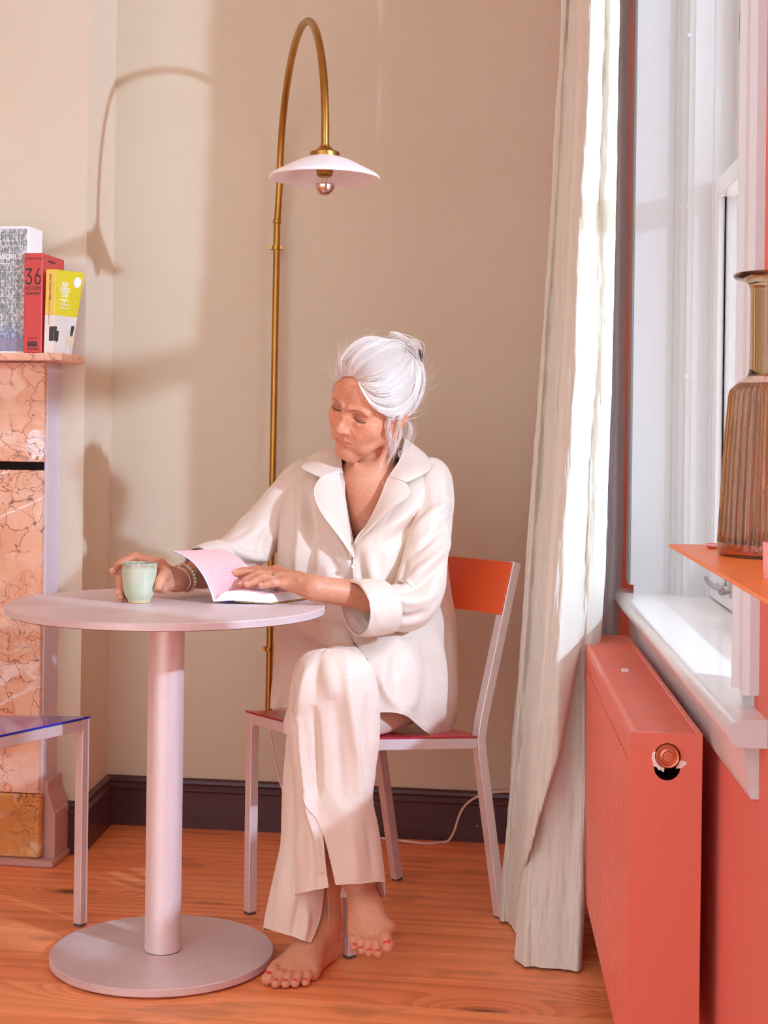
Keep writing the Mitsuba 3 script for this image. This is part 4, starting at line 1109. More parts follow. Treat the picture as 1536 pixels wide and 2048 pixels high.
def f_head(p):
    q = ((p - HO.astype(F32)) @ HR.astype(F32) / HS).astype(F32)
    x, y, z = q[:, 0], q[:, 1], q[:, 2]
    s = q.copy(); s[:, 0] = np.abs(s[:, 0])                                # mirrored
    d = ell(q, (0, -.016, .048), (.0715, .088, .076))
    d = smin(d, ell(q, (0, .042, .052), (.0600, .046, .056)), .03)          # forehead
    d = smin(d, ell(q, (0, .046, -.020), (.0545, .044, .066)), .03)         # face block
    d = smin(d, cone(s, (.0505, .002, -.046), (.012, .074, -.088), .0150, .0150), .020)    # jaw
    d = smin(d, cone(s, (.056, .000, -.005), (.050, .012, -.045), .016, .016), .02)
    d = smin(d, ell(s, (.041, .060, -.012), (.0235, .021, .024)), .022)     # cheeks
    d = smin(d, cone(s, (.030, .078, -.030), (.030, .072, -.056), .010, .009), .022)
    d = smin(d, cone(s, (.010, .0870, .0325), (.043, .0765, .0345), .0080, .0070), .014)  # brow ridge
    d = smax(d, -ell(s, (.0315, .0985, .0205), (.0180, .0185, .0125)), .014)  # orbit
    d = smin(d, ell(s, (.0315, .0705, .0205), (.0145, .0150, .0130)), .005)   # lidded eyeball
    # upper lid fold and the slit under the lowered lid
    th = np.linspace(-1, 1, 7)
    slit = None; fold = None
    for a0, a1 in zip(th[:-1], th[1:]):
        pa, pb = [(.0315 + .0138 * a, .0862 - .0050 * a * a - (.002 if a > 0 else 0) * a, .0150 - .0012 * (1 - a * a) - .0012 * a) for a in (a0, a1)]
        e = cone(s, pa, pb, .0007, .0007); slit = e if slit is None else np.minimum(slit, e)
        pa, pb = [(.0315 + .0145 * a, .0848 - .0060 * a * a, .0285 - .0042 * a * a - .0012 * a) for a in (a0, a1)]
        e = cone(s, pa, pb, .0006, .0006); fold = e if fold is None else np.minimum(fold, e)
    d = smax(d, -(slit - .0002), .0026)
    d = smax(d, -(fold - .0001), .0034)
    bag = chain(s, [(.0205, .0835, .0080), (.0315, .0840, .0045), (.0430, .0765, .0075)], [.0024, .003, .0022])
    d = smin(d, bag, .008)
    # nose
    nz = chain(q, [(0, .0835, .0270), (0, .0940, .0115), (0, .1035, -.0070), (0, .1072, -.0148)], [.0064, .0062, .0072, .0088], .006)
    nz = smin(nz, ell(s, (.0108, .0972, -.0185), (.0068, .0086, .0064)), .006)
    nz = smin(nz, cone(q, (0, .1025, -.0205), (0, .096, -.0245), .0045, .0045), .006)
    nz = smin(nz, cone(s, (.005, .084, .014), (.010, .089, -.010), .0055, .0062), .012)
    d = smin(d, nz, .010)
    d = smax(d, -ell(s, (.0058, .0985, -.0256), (.0028, .0046, .0022)), .003)
    d = smax(d, -cone(s, (.0168, .0940, -.0125), (.0180, .0900, -.0215), .0004, .0004), .005)
    # mouth, its left corner drawn up
    sm = s.copy(); sm[:, 2] = z - .15 * x * np.exp(-((z + .05) / .03) ** 2)
    d = smin(d, ell(q, (0, .0790, -.0470), (.0290, .0190, .0205)), .014)
    d = smax(d, -cone(q, (0, .1000, -.0300), (0, .0995, -.0400), .0012, .0016), .006)     # philtrum
    up = chain(sm, [(.0, .0952, -.0452), (.0055, .0955, -.0442), (.0160, .0925, -.0458), (.0265, .0830, -.0490)], [.0029, .0031, .0025, .0011], .003)
    lo = chain(sm, [(.0, .0932, -.0556), (.0120, .0914, -.0548), (.0240, .0842, -.0512)], [.0038, .0033, .0012], .003)
    d = smin(d, up, .0035); d = smin(d, lo, .0040)
    line = chain(sm, [(.0, .0993, -.0500), (.0080, .0980, -.0494), (.0185, .0928, -.0500), (.0300, .0832, -.0488)], [.0009, .0009, .0010, .0011], .002)
    d = smax(d, -line, .0030)
    d = smax(d, -ell(q, (0, .0985, -.0655), (.016, .0055, .0045)), .008)                   # under the lip
    d = smin(d, ell(q, (0, .0800, -.0815), (.0205, .0165, .0165)), .016)                   # chin
    # age: nasolabial and marionette furrows, jowl, lines
    d = smax(d, -chain(s, [(.0225, .0905, -.0240), (.0280, .0870, -.0340), (.0330, .0795, -.0470)], [.0001, .0004, .0001], .002), .0055)
    d = smax(d, -chain(s, [(.0270, .0835, -.0530), (.0300, .0760, -.0680)], [.0003, .0002], .002), .005)
    d = smin(d, ell(s, (.0370, .0600, -.0620), (.0125, .0150, .0140)), .016)
    for k in (-1, 1):
        d = smax(d, -cone(q, (k * .0045, .0945, .0320), (k * .0055, .0915, .0440), .0002, .0002), .0018)
    for zz in (.058, .068):
        d = smax(d, -chain(q, [(-.030, .0800, zz - .002), (0, .0915, zz), (.030, .0800, zz - .002)], [.0001, .0003, .0001], .002), .0020)
    for i in range(3):
        a = -.25 - .28 * i
        d = smax(d, -cone(s, (.0505, .0690, .0125 - .003 * i), (.0505 + .011 * math.cos(a), .0690 - .012, .0125 - .003 * i + .011 * math.sin(a)), .0003, .0003), .003)
    for i in range(3):
        d = smax(d, -chain(s, [(.0335 + .0045 * i, .0800 - .006 * i, -.048 + .003 * i), (.0365 + .005 * i, .0740 - .006 * i, -.058 - .001 * i), (.0345 + .005 * i, .069 - .006 * i, -.070)], [.0002, .0004, .0002], .002), .0028)
    # ears
    er = ell(s, (.0735, -.010, .002), (.0060, .0175, .0275), np.array([[.93, .36, 0], [-.36, .93, 0], [0, 0, 1]]).T)
    er = smax(er, -ell(s, (.0795, -.006, .001), (.0055, .0090, .0145)), .004)
    er = smin(er, ell(s, (.0700, -.004, -.019), (.0052, .0080, .0075)), .006)
    d = smin(d, er, .006)
    return d * HS


NB = P(741, 962, 3.458)                                     # root of the neck
def f_neck(p):
    a, b = hd(0, -.030, -.040), NB
    d = cone(p, a, b, .0450, .0540)
    d = smin(d, cone(p, hd(.012, -.030, -.062), NB - TL * .030 + [0, 0, -.010], .032, .044), .02)
    d = smin(d, cone(p, hd(0, .000, -.066), NB + TF * .032 + [0, 0, -.012], .0130, .026), .014)      # throat
    for s_, e in ((1, .022), (-1, -.022)):                                                        # sternomastoids
        d = smin(d, cone(p, hd(s_ * .056, -.012, -.035), NB + TF * .064 + TL * e + [0, 0, -.030], .0085, .0065), .012)
    for s_, zz in ((1, 0), (-1, 0)):                                                              # collar bones
        d = smin(d, cone(p, NB + TF * .072 + TL * s_ * .018 + [0, 0, -.042], NB + TF * .040 + TL * s_ * .100 + [0, 0, -.015], .0075, .0070), .014)
    d = smax(d, -ell(p, NB + TF * .082 + [0, 0, -.030], (.011, .011, .012)), .014)
    for zz, t in ((.050, .25), (.035, .5), (.018, .75)):
        c = (a * (1 - t) + b * t)
        d = smax(d, -chain(p, [c + TF * .035 + TL * .045 + [0, 0, .006], c + TF * .062 + TL * .012 + [0, 0, -.003], c + TF * .058 - TL * .022], [.0004, .0006, .0004], .002), .004)
    return d


def f_torso(p):
    R3 = np.stack([TL, TF, ZU], 1)
    d = ell(p, tp(0, 0, .80), (.120, .082, .170), R3)
    d = smin(d, ell(p, tp(0, -.005, .600), (.112, .086, .105), R3), .045)
    d = smin(d, ell(p, tp(0, .024, .930), (.112, .072, .090), R3), .05)
    d = smin(d, cone(p, tp(.005, .052, .985), tp(.012, .074, .885), .040, .045), .04)
    d = smin(d, cone(p, SHR + [.01, 0, -.008], NB - TL * .03 + [0, 0, -.018], .036, .038), .04)
    d = smin(d, cone(p, SHL + [-.01, 0, -.008], NB + TL * .03 + [0, 0, -.018], .036, .038), .04)
    for s_ in (-1, 1): d = smin(d, ell(p, tp(s_ * .062, .075, .865), (.046, .036, .048), R3), .03)
    return d


def f_arms(p):
    d = chain(p, [SHR, ELR, ELR * .4 + WRR * .6, WRR], [.036, .032, .031, .0235], .02)
    e = chain(p, [SHL, ELL, ELL * .55 + WRL * .45, WRL], [.034, .030, .031, .0255], .02)
    return np.minimum(d, e)


def f_lhand(p):
    pm = cone(p, WRL, (LH_M[1] + LH_M[2]) / 2, .0235, .013)
    for m in LH_M: pm = smin(pm, cone(p, WRL * .72 + LH_M[2] * .28, m, .0165, .0112), .011)
    for m, j, r in zip(LH_M, LH, LH_R): pm = smin(pm, ell(p, m + [0, 0, .002], (r * 1.12,) * 3), .007)
    pm = smin(pm, cone(p, LH_T[0], LH_T[1], .013, .0105), .014)
    for m in LH_M[:4]:                                                     # tendons on the back of the hand
        pm = smin(pm, cone(p, WRL * .8 + m * .2 + [0, -.004, .0205], m + [0, -.002, .0095], .0018, .0016), .007)
    t = chain(p, LH_T[1:], [.0105, .0095, .0082], .004)
    d = smin(smin(pm, fingers(p, LH_M, LH, LH_R), .006), t, .005)
    d = smin(d, cone(p, WRL + [.03, .0, .018], WRL + [-.03, -.006, .0165], .002, .002), .010)
    return d


def f_rhand(p):
    pm = cone(p, WRR, (RH_M[1] + RH_M[2]) / 2, .0225, .016)
    for m in RH_M: pm = smin(pm, cone(p, WRR * .7 + RH_M[2] * .3, m, .017, .0108), .011)
    pm = smin(pm, chain(p, RH_T[:2], [.015, .0125], .004), .012)
    t = chain(p, RH_T[1:], [.0115, .0096, .0080], .004)
    d = smin(pm, fingers(p, RH_M, RH, [.0098, .0098, .0092, .0082]), .006)
    return smin(d, t, .004)


def f_legs(p):
    d = chain(p, [HIPR, KNR, KNR * .62 + ANR * .38, ANR], [.064, .042, .042, .030], .03)
    e = chain(p, [HIPL, KNL, KNL * .65 + ANL * .35, ANL], [.060, .047, .045, .030], .03)
    return np.minimum(d, e)


def box_of(pts, m): 
    pts = np.asarray(pts); return pts.min(0) - m, pts.max(0) + m
GROUPS = [(f_head, *box_of([HO], .145), .02), (f_neck, *box_of([HO, NB, NB + TF * .08], .13), .007), (f_torso, *box_of([tp(0, 0, .5), tp(0, 0, 1.0), SHR, SHL], .17), .03),
          (f_arms, *box_of([SHR, ELR, WRR, SHL, ELL, WRL], .06), .02), (f_lhand, *box_of([WRL, *LH_M, *sum(LH, []), *LH_T], .03), .012), (f_rhand, *box_of([WRR, *RH_M, *sum(RH, []), *RH_T], .03), .012),
          (f_legs, *box_of([HIPR, KNR, ANR, HIPL, KNL, ANL], .09), .02), (lambda p: foot(p, FOOT_L), *box_of([FOOT_L[0], FOOT_L[0] + fL * .2 + [0, 0, .05]], .09), .02),
          (lambda p: foot(p, FOOT_R), *box_of([FOOT_R[0], FOOT_R[0] + fR * .2 + uR * .05], .09), .02)]
def f_body(p):
    d = np.full(len(p), .5, F32)
    for g, lo, hi, k in GROUPS:
        i = np.nonzero(((p > lo) & (p < hi)).all(1))[0]
        if len(i): d[i] = smin(d[i], g(p[i]).astype(F32), k)
    return d


bm = surface_net(f_body, [-.62, 2.92, -.004], [.24, 3.66, 1.30], .0020)
bm = max(bm.split(only_watertight=False), key=lambda m: len(m.faces)) if bm.body_count > 1 else bm
bv = taubin(np.array(bm.vertices), np.array(bm.faces), 2)
# ---- skin colour: freckled, sun-browned, rosy lips, darker lids and brows
q = (bv - HO) @ HR / HS
col = np.tile(S(205, 141, 110), (len(bv), 1))
fr = meshkit.fbm(bv * 300, 2, 3); fr2 = meshkit.noise(bv * 520, 8); big = meshkit.fbm(bv * 28, 3, 5)
col *= (.93 + .14 * big)[:, None]
col *= (1 - .13 * np.clip((fr - .48) / .2, 0, 1))[:, None] ** np.array([.6, 1.1, 1.3])
chest = np.clip((NB[2] + .01 - bv[:, 2]) / .05, 0, 1) * (bv[:, 2] > .8)
col *= 1 - chest[:, None] * np.array([.08, .20, .24])
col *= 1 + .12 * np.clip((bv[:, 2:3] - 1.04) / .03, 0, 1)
col *= 1 - (.16 * np.clip((fr2 - .45) / .2, 0, 1) * chest)[:, None] * np.array([.6, 1.0, 1.1])
def blend(w, c):
    global col
    col = col * (1 - w[:, None]) + np.array(c) * w[:, None]
ax_ = np.abs(q[:, 0])
sst = lambda a, b, x: (lambda t: t * t * (3 - 2 * t))(np.clip((x - a) / (b - a), 0, 1))
front = (q[:, 1] > .045) & (ax_ < .085) & (q[:, 2] > -.12) & (q[:, 2] < .14)
qm = np.stack([np.abs(q[:, 0]), q[:, 1], q[:, 2] - .15 * q[:, 0]], 1).astype(F32)
lipd = np.minimum(chain(qm, [(.0, .0965, -.0455), (.0055, .0968, -.0448), (.0160, .0925, -.0462), (.0260, .0832, -.0490)], [.0044, .0044, .0034, .0012]),
                  chain(qm, [(.0, .0945, -.0555), (.0120, .0925, -.0546), (.0240, .0842, -.0510)], [.0052, .0046, .0014]))
blend(sst(.0012, -.0006, lipd) * .50 * front, S(182, 104, 100))
blend(sst(.026, .010, np.hypot(ax_ - .042, q[:, 2] + .012)) * .20 * front, S(222, 120, 100))
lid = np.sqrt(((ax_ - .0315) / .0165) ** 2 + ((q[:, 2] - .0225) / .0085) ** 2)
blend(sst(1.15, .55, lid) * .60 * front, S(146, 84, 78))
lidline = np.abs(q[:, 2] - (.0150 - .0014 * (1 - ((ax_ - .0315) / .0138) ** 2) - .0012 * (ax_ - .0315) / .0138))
blend(sst(.0016, .0004, lidline) * (np.abs(ax_ - .0315) < .0150) * (q[:, 1] > .070) * .8, S(60, 38, 36))  # lid shading painted dark along the slit
# brows: soft, grey brown, arched
bx_ = np.clip((ax_ - .010) / .038, 0, 1)
bz = .0335 + .0058 * np.sin(np.pi * np.clip(bx_ * .85, 0, 1)) - .0075 * np.clip((bx_ - .62) / .38, 0, 1) ** 1.5
bw = .0042 * (1 - .55 * bx_)
hairy = .55 + .75 * meshkit.noise(np.stack([ax_ * 1500 + q[:, 2] * 900, q[:, 2] * 260, ax_ * 0], -1), 4)
blend(np.clip(sst(1.25, .35, np.abs(q[:, 2] - bz) / bw) * (ax_ > .009) * (ax_ < .0495) * front * hairy * .66, 0, 1), S(112, 84, 74))
# nostril shadows belong to the sculpt, lid shading is painted above; nails
col = np.clip(col, 0, 1)
scene['skin'] = {'type': 'bumpmap', 'scale': 1.0, 'arbitrary': proc(lambda p, n, uv: 0.00045 * fbm(p.x * 420 + p.z * 130, p.y * 420, p.z * 420, 3) + 0.0003 * noise(p.x * 150, p.y * 150 + p.z * 60, p.z * 260), eps=.0008), 'bsdf': {'type': 'principled', 'base_color': {'type': 'mesh_attribute', 'name': 'vertex_color'}, 'roughness': .46, 'specular': .45, 'sheen': .15}}
tag('person', 'white-haired woman in cream silk shirt and trousers, sitting cross-legged and reading at the table', 'person')
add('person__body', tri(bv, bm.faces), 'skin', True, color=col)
# lashes
mat('lash', S(52, 36, 36), .6)
def lash(sd):
    pts = [hd(sd * (.0315 + .0140 * a), .0868 - .0050 * a * a - (.002 if a > 0 else 0) * a, .0150 - .0014 * (1 - a * a) - .0012 * a) for a in np.linspace(-1, 1.06, 22)]
    r = .00060 * (1 - .65 * np.abs(np.linspace(-1, 1.06, 22)) ** 3)
    m = [tube(pts, r, 6)]
    r_ = np.random.default_rng(9)
    for i in range(3, 22):
        d = HF * .0014 - HU * .0024 + HL * sd * (.0016 * (i - 8) / 10)
        m.append(tube([pts[i], pts[i] + d * .6, pts[i] + d * 1.0 + HU * .0006], [.00034, .00026, .00010], 4))
    return cat(*m)
for i, sd in enumerate((-1, 1)): add('person__eyelashes' + ('' if not i else '_001'), lash(sd), 'lash', True)
# nails
mat('nail_red', S(206, 62, 62), .18, spec=.6)
mat('nail_bare', S(226, 168, 150), .25, spec=.5)
def nail(o, x, y, z, w, l, t):
    m = trimesh.creation.icosphere(3, 1.0); v = m.vertices.copy()
    v = v[:, :] * [w, l, t]; m.vertices = v; 
    return moved(m, frame_mat(o, x, y, z))
for ft in (FOOT_L, FOOT_R):
    o, R, mir, s_ = ft
    for k, (tx, ty, tz, tr) in enumerate(TIPS):
        c = o + R @ (np.array([tx * mir, ty - tr * (.62 if k else .75), tz + tr * (.84 if k else .93)]) * s_)
        tilt = .45 if k else .30
        y_ = R[:, 1] * math.cos(tilt) - R[:, 2] * math.sin(tilt); z_ = R[:, 2] * math.cos(tilt) + R[:, 1] * math.sin(tilt)
        add('person__toenail', nail(c, R[:, 0], y_, z_, tr * (.66 if k else .70) * s_, tr * (.50 if k else .46) * s_, .0022), 'nail_red', True, label='red painted toenail')
for J, R_, out in ((LH, LH_R, np.array([0, -.25, .97])), (RH, [.0098, .0098, .0092, .0082], np.array([-.55, -.80, .2]))):
    for j, r in zip(J, R_):
        y_ = j[2] - j[1]; y_ /= np.linalg.norm(y_); z_ = out - y_ * (out @ y_); z_ /= np.linalg.norm(z_)
        add('person__fingernail', nail(j[2] + z_ * r * .55 - y_ * .001, np.cross(y_, z_), y_, z_, r * .58, r * .72, .0024), 'nail_bare', True)
# ------------------------------------------------------------------ hair
BN = (.014, -.056, .126)
GUIDES = [
    [(-.068, .030, .005), (-.080, -.010, .035), (-.070, -.055, .078), BN],
    [(-.060, .062, .050), (-.074, .034, .075), (-.064, -.030, .118), BN],
    [(-.036, .076, .088), (-.050, .058, .118), (-.034, -.010, .148), BN],
    [(-.008, .075, .103), (-.008, .064, .134), (.006, .000, .156), (.022, -.045, .146), BN],
    [(.004, .074, .104), (.030, .063, .126), (.046, .006, .142), (.042, -.044, .136), BN],
    [(.010, .075, .101), (.050, .065, .096), (.074, .014, .102), (.062, -.040, .122), BN],
    [(.016, .077, .097), (.057, .068, .068), (.083, .020, .056), (.084, -.020, .078), (.060, -.055, .115), BN],
    [(.026, .079, .090), (.063, .064, .046), (.083, .026, .028), (.089, -.014, .046), (.070, -.055, .100), BN],
    [(.068, .030, .012), (.084, -.008, .022), (.083, -.050, .058), (.056, -.072, .105), BN],
    [(.056, -.052, -.030), (.069, -.075, .012), (.066, -.092, .060), (.046, -.082, .110), BN],
    [(.000, -.085, -.035), (.000, -.114, .022), (.010, -.112, .080), (.020, -.082, .122), BN],
    [(-.055, -.055, -.030), (-.072, -.080, .022), (-.055, -.092, .082), BN]]
NG, NVH = len(GUIDES), 26
G_ = np.array([spline(g, NVH) for g in GUIDES])                       # guides x along x 3
gcs = CubicSpline(np.arange(NG + 1), np.concatenate([G_, G_[:1]]), axis=0, bc_type='periodic')
def to_w(q): return HO + (np.asarray(q) @ HR.T) * HS
cen = np.array([0, -.02, .045]); SQ = np.array([.965, .97, .985])
def hair_pts(u, dep):
    q = cen + (gcs(u) - cen) * SQ
    r = q - cen; L = np.linalg.norm(r, axis=-1, keepdims=True)
    return q + r / L * dep
nu_ = 160
uu = np.arange(nu_) * NG / nu_
base = hair_pts(uu, -.0040)
# grooves between the locks
ph = meshkit.fbm(np.stack([uu[:, None] * 5 + np.linspace(0, 1, NVH) * .8, np.linspace(0, 1, NVH) * 1.5 + 0 * uu[:, None], 0 * uu[:, None] + 0 * np.linspace(0, 1, NVH)], -1), 3, 2)
r_ = base - cen; base = base + r_ / np.linalg.norm(r_, axis=-1, keepdims=True) * ((ph - .5) * .014)[..., None]
bw_ = to_w(base.reshape(-1, 3))
f_ = grid_faces(nu_, NVH, wrap_u=True)
hb = tri(np.vstack([bw_, to_w(BN)[None]]), np.vstack([f_]))
inner = to_w(cen + (base.reshape(-1, 3) - cen) * .90)
ring0 = np.arange(nu_) * NVH; ring1 = np.roll(ring0, -1); off_ = nu_ * NVH
hb = tri(np.vstack([bw_, inner]), np.vstack([f_, f_[:, ::-1] + off_, np.stack([ring0, ring0 + off_, ring1 + off_], 1), np.stack([ring0, ring1 + off_, ring1], 1)]))
if hb.volume < 0: hb.invert()
scene['hair_mat'] = {'type': 'twosided', 'bsdf': {'type': 'principled', 'base_color': {'type': 'mesh_attribute', 'name': 'vertex_color'}, 'roughness': .38, 'specular': .5, 'sheen': .4}}
hr = np.random.default_rng(21)
hcol = S(214, 206, 212)
parts, cols_ = [], []
def strand(pts, r0, r1, c, sides=3, taper=True):
    n = len(pts); t = np.linspace(0, 1, n)
    r = r0 + (r1 - r0) * t
    m = tube(pts, r, sides, caps=False)
    parts.append((m.vertices, m.faces)); cols_.append(np.tile(c, (len(m.vertices), 1)))
def shade():
    w = hr.random()
    return np.array(S(243, 231, 220)) * (.72 + .28 * w) * (1 + .05 * hr.standard_normal()) * np.array([1, .985, 1.0 + .03 * hr.random()])
N = 2300
us = (np.arange(N) + hr.random(N)) / N * NG
pts = hair_pts(us, 0)
for i in range(N):
    q = pts[i]
    lock = meshkit.fbm(np.array([[us[i] * 5.0, 0, 0]]), 2, 2)[0]
    d = hr.normal(0, .0016) + (lock - .5) * .012
    j = hr.integers(0, 3); k = NVH - hr.integers(0, 3)
    q = q[j:k]
    nrm_ = q - cen; nrm_ /= np.linalg.norm(nrm_, axis=1, keepdims=True)
    tt = np.linspace(0, 1, len(q))
    wob = np.cumsum(hr.normal(0, .00034, (len(q), 3)), axis=0)
    q = q + nrm_ * (d * np.minimum(1, tt * 5) + .0012 * np.sin(tt * 6 + hr.random() * 6) * .4)[:, None] + wob
    strand(to_w(q[::1]), hr.uniform(.00055, .00095), hr.uniform(.0003, .0006), shade())
# bun: loops of hair wound on themselves and a sprung tuft
bc = np.array([.012, -.052, .146])
for i in range(300):
    a = hr.uniform(0, 2 * np.pi); R0 = hr.uniform(.007, .0205); ph_ = hr.uniform(-1, 1)
    th = np.linspace(a, a + hr.uniform(2.0, 4.6), 20)
    tilt = np.array([[1, 0, 0], [0, .85, -.5], [0, .5, .85]])
    ring_ = np.stack([R0 * 1.15 * np.cos(th), R0 * np.sin(th), 0.015 * ph_ + .003 * np.sin(th * 2)], 1) @ tilt.T
    strand(to_w(bc + ring_ + hr.normal(0, .0008, 3)), .0008, .0006, shade())
for i in range(120):                                                     # tail ends folded over the clip, falling behind
    p0 = bc + hr.normal(0, .006, 3); e = np.array([.046, -.078, .085]) + hr.normal(0, 1, 3) * [.007, .007, .020]
    q = spline([p0, (p0 + e) / 2 + [.014, -.012, .012], e], 14)
    strand(to_w(q), .0007, .0003, shade())
# locks: in front of the ear, at the nape, beside the far cheek
def wisps(ctrl, n, spread, r=.0004):
    ctrl = np.asarray(ctrl, float)
    for i in range(n):
        jit = hr.normal(0, 1, (len(ctrl), 3)) * np.linspace(.25, 1, len(ctrl))[:, None] * spread
        strand(to_w(spline(ctrl + jit, 18)), r, r * .45, shade())
wisps([(.072, .030, .030), (.071, .030, -.005), (.068, .022, -.040), (.064, .008, -.072), (.066, -.004, -.095)], 70, .0055)
wisps([(.080, .010, .022), (.078, .004, -.010), (.070, .004, -.045), (.074, .000, -.075)], 40, .005)
wisps([(.060, -.030, -.030), (.066, -.020, -.065), (.062, .004, -.110), (.060, .020, -.140)], 26, .006, .0003)
wisps([(-.030, .078, .090), (-.058, .066, .055), (-.064, .058, .010), (-.064, .056, -.040), (-.066, .058, -.075)], 34, .0045, .0003)
wisps([(.055, -.050, -.030), (.078, -.045, -.050), (.075, -.025, -.085)], 40, .012, .00028)
for i in range(260):                                                     # flyaways
    u = hr.uniform(0, NG); q = gcs(u)
    j = hr.integers(0, 18); p0 = q[j]; n_0 = p0 - cen; n_0 /= np.linalg.norm(n_0)
    tdir = q[min(j + 4, NVH - 1)] - q[j]; tdir /= np.linalg.norm(tdir) + 1e-9
    L = hr.uniform(.02, .055)
    c_ = [p0, p0 + tdir * L * .5 + n_0 * L * .32 + hr.normal(0, .004, 3), p0 + tdir * L + n_0 * L * hr.uniform(.1, .7) + hr.normal(0, .009, 3)]
    strand(to_w(spline(c_, 12)), .00022, .00012, np.array(S(240, 232, 224)))
hm_v, hm_f, o_ = [], [], 0
for v, f in parts: hm_v.append(v); hm_f.append(f + o_); o_ += len(v)
hc_ = np.vstack([np.tile(np.array(S(222, 206, 198)), (len(hb.vertices), 1)), *cols_])
hair_mesh = tri(np.vstack([hb.vertices, *hm_v]), np.vstack([hb.faces, *[f + len(hb.vertices) for f in hm_f]]))
add('person__hair', hair_mesh, 'hair_mat', True, color=np.clip(hc_, 0, 1), label='white hair pinned up in a loose bun')
mat('clip_dark', S(40, 24, 24), .3)
clip = [tube([to_w((.040 + .004 * math.sin(k * 2.1), -.083, .128 - .004 * k)), to_w((.050, -.090 + .002 * k, .122 - .0045 * k)), to_w((.058, -.085, .117 - .004 * k))], [.0028, .0036, .0022], 10) for k in range(5)]
add('hair_clip', cat(*clip), 'clip_dark', True, label='small dark claw clip holding her bun', category='hair clip')
# ------------------------------------------------------------------ silk shirt
def silk(p, n, uv):
    return mi.Color3f(S(221, 202, 187)) * (0.96 + 0.05 * noise(p.x * 900, p.z * 900, p.y * 900))
scene['silk'] = {'type': 'twosided', 'bsdf': {'type': 'principled', 'base_color': proc(silk), 'roughness': .46, 'specular': .25, 'sheen': .12}}
def project(p):
    u = p[..., 0] / p[..., 1] * FPX; v = (H - p[..., 2]) / p[..., 1] * FPX
    return np.stack([CX + u * cr - v * sr, CY + u * sr + v * cr], -1)
def grid_surface(rows, nu, nv):
    """Bicubic surface through rows of control points (v down the garment, u around it)."""
    A = np.array([[q if len(q) == 3 and not isinstance(q[0], str) else q for q in r] for r in rows], float)
    c1 = CubicSpline(np.arange(A.shape[1]), A, axis=1, bc_type='natural')(np.linspace(0, A.shape[1] - 1, nu))
    c2 = PchipInterpolator(np.arange(A.shape[0]), c1, axis=0)(np.linspace(0, A.shape[0] - 1, nv))
    return np.swapaxes(c2, 0, 1)                                       # nu x nv x 3
def normals(v):
    n = np.cross(np.gradient(v, axis=0), np.gradient(v, axis=1)); return n / (np.linalg.norm(n, axis=2, keepdims=True) + 1e-12)
def folds(v, strokes, toward=(0, -1, .1), gain=1.35):
    """Press drapery folds into a sheet: each stroke is a run of points, a width and a height in metres."""
    n = normals(v); s = np.sign((n * np.asarray(toward)).sum(-1, keepdims=True)); n = n * s
    face = np.clip((n * np.asarray(toward)).sum(-1) * 2.5, 0, 1)
    px = project(v); d = np.zeros(v.shape[:2])
    for pts, w, h in strokes:
        q = spline(np.array(pts, float)[:, :2], 40)
        D = np.linalg.norm(px.reshape(-1, 1, 2) - q[None], axis=2)
        k = D.argmin(1); dist = D.min(1)
        t = k / 39.0; env = np.sin(np.pi * np.clip(t * .92 + .04, 0, 1)) ** .5
        d += (gain * h * env * np.exp(-(dist / w) ** 2)).reshape(d.shape)
    return v + n * (d * face)[..., None]
def wrinkle(v, amp, fu, fv, seed):
    n = normals(v); a, b = np.meshgrid(np.linspace(0, 1, v.shape[0]), np.linspace(0, 1, v.shape[1]), indexing='ij')
    w = meshkit.fbm(np.stack([a * fu, b * fv, a * 0], -1), 3, seed) - .5
    return v + n * (w * amp)[..., None]
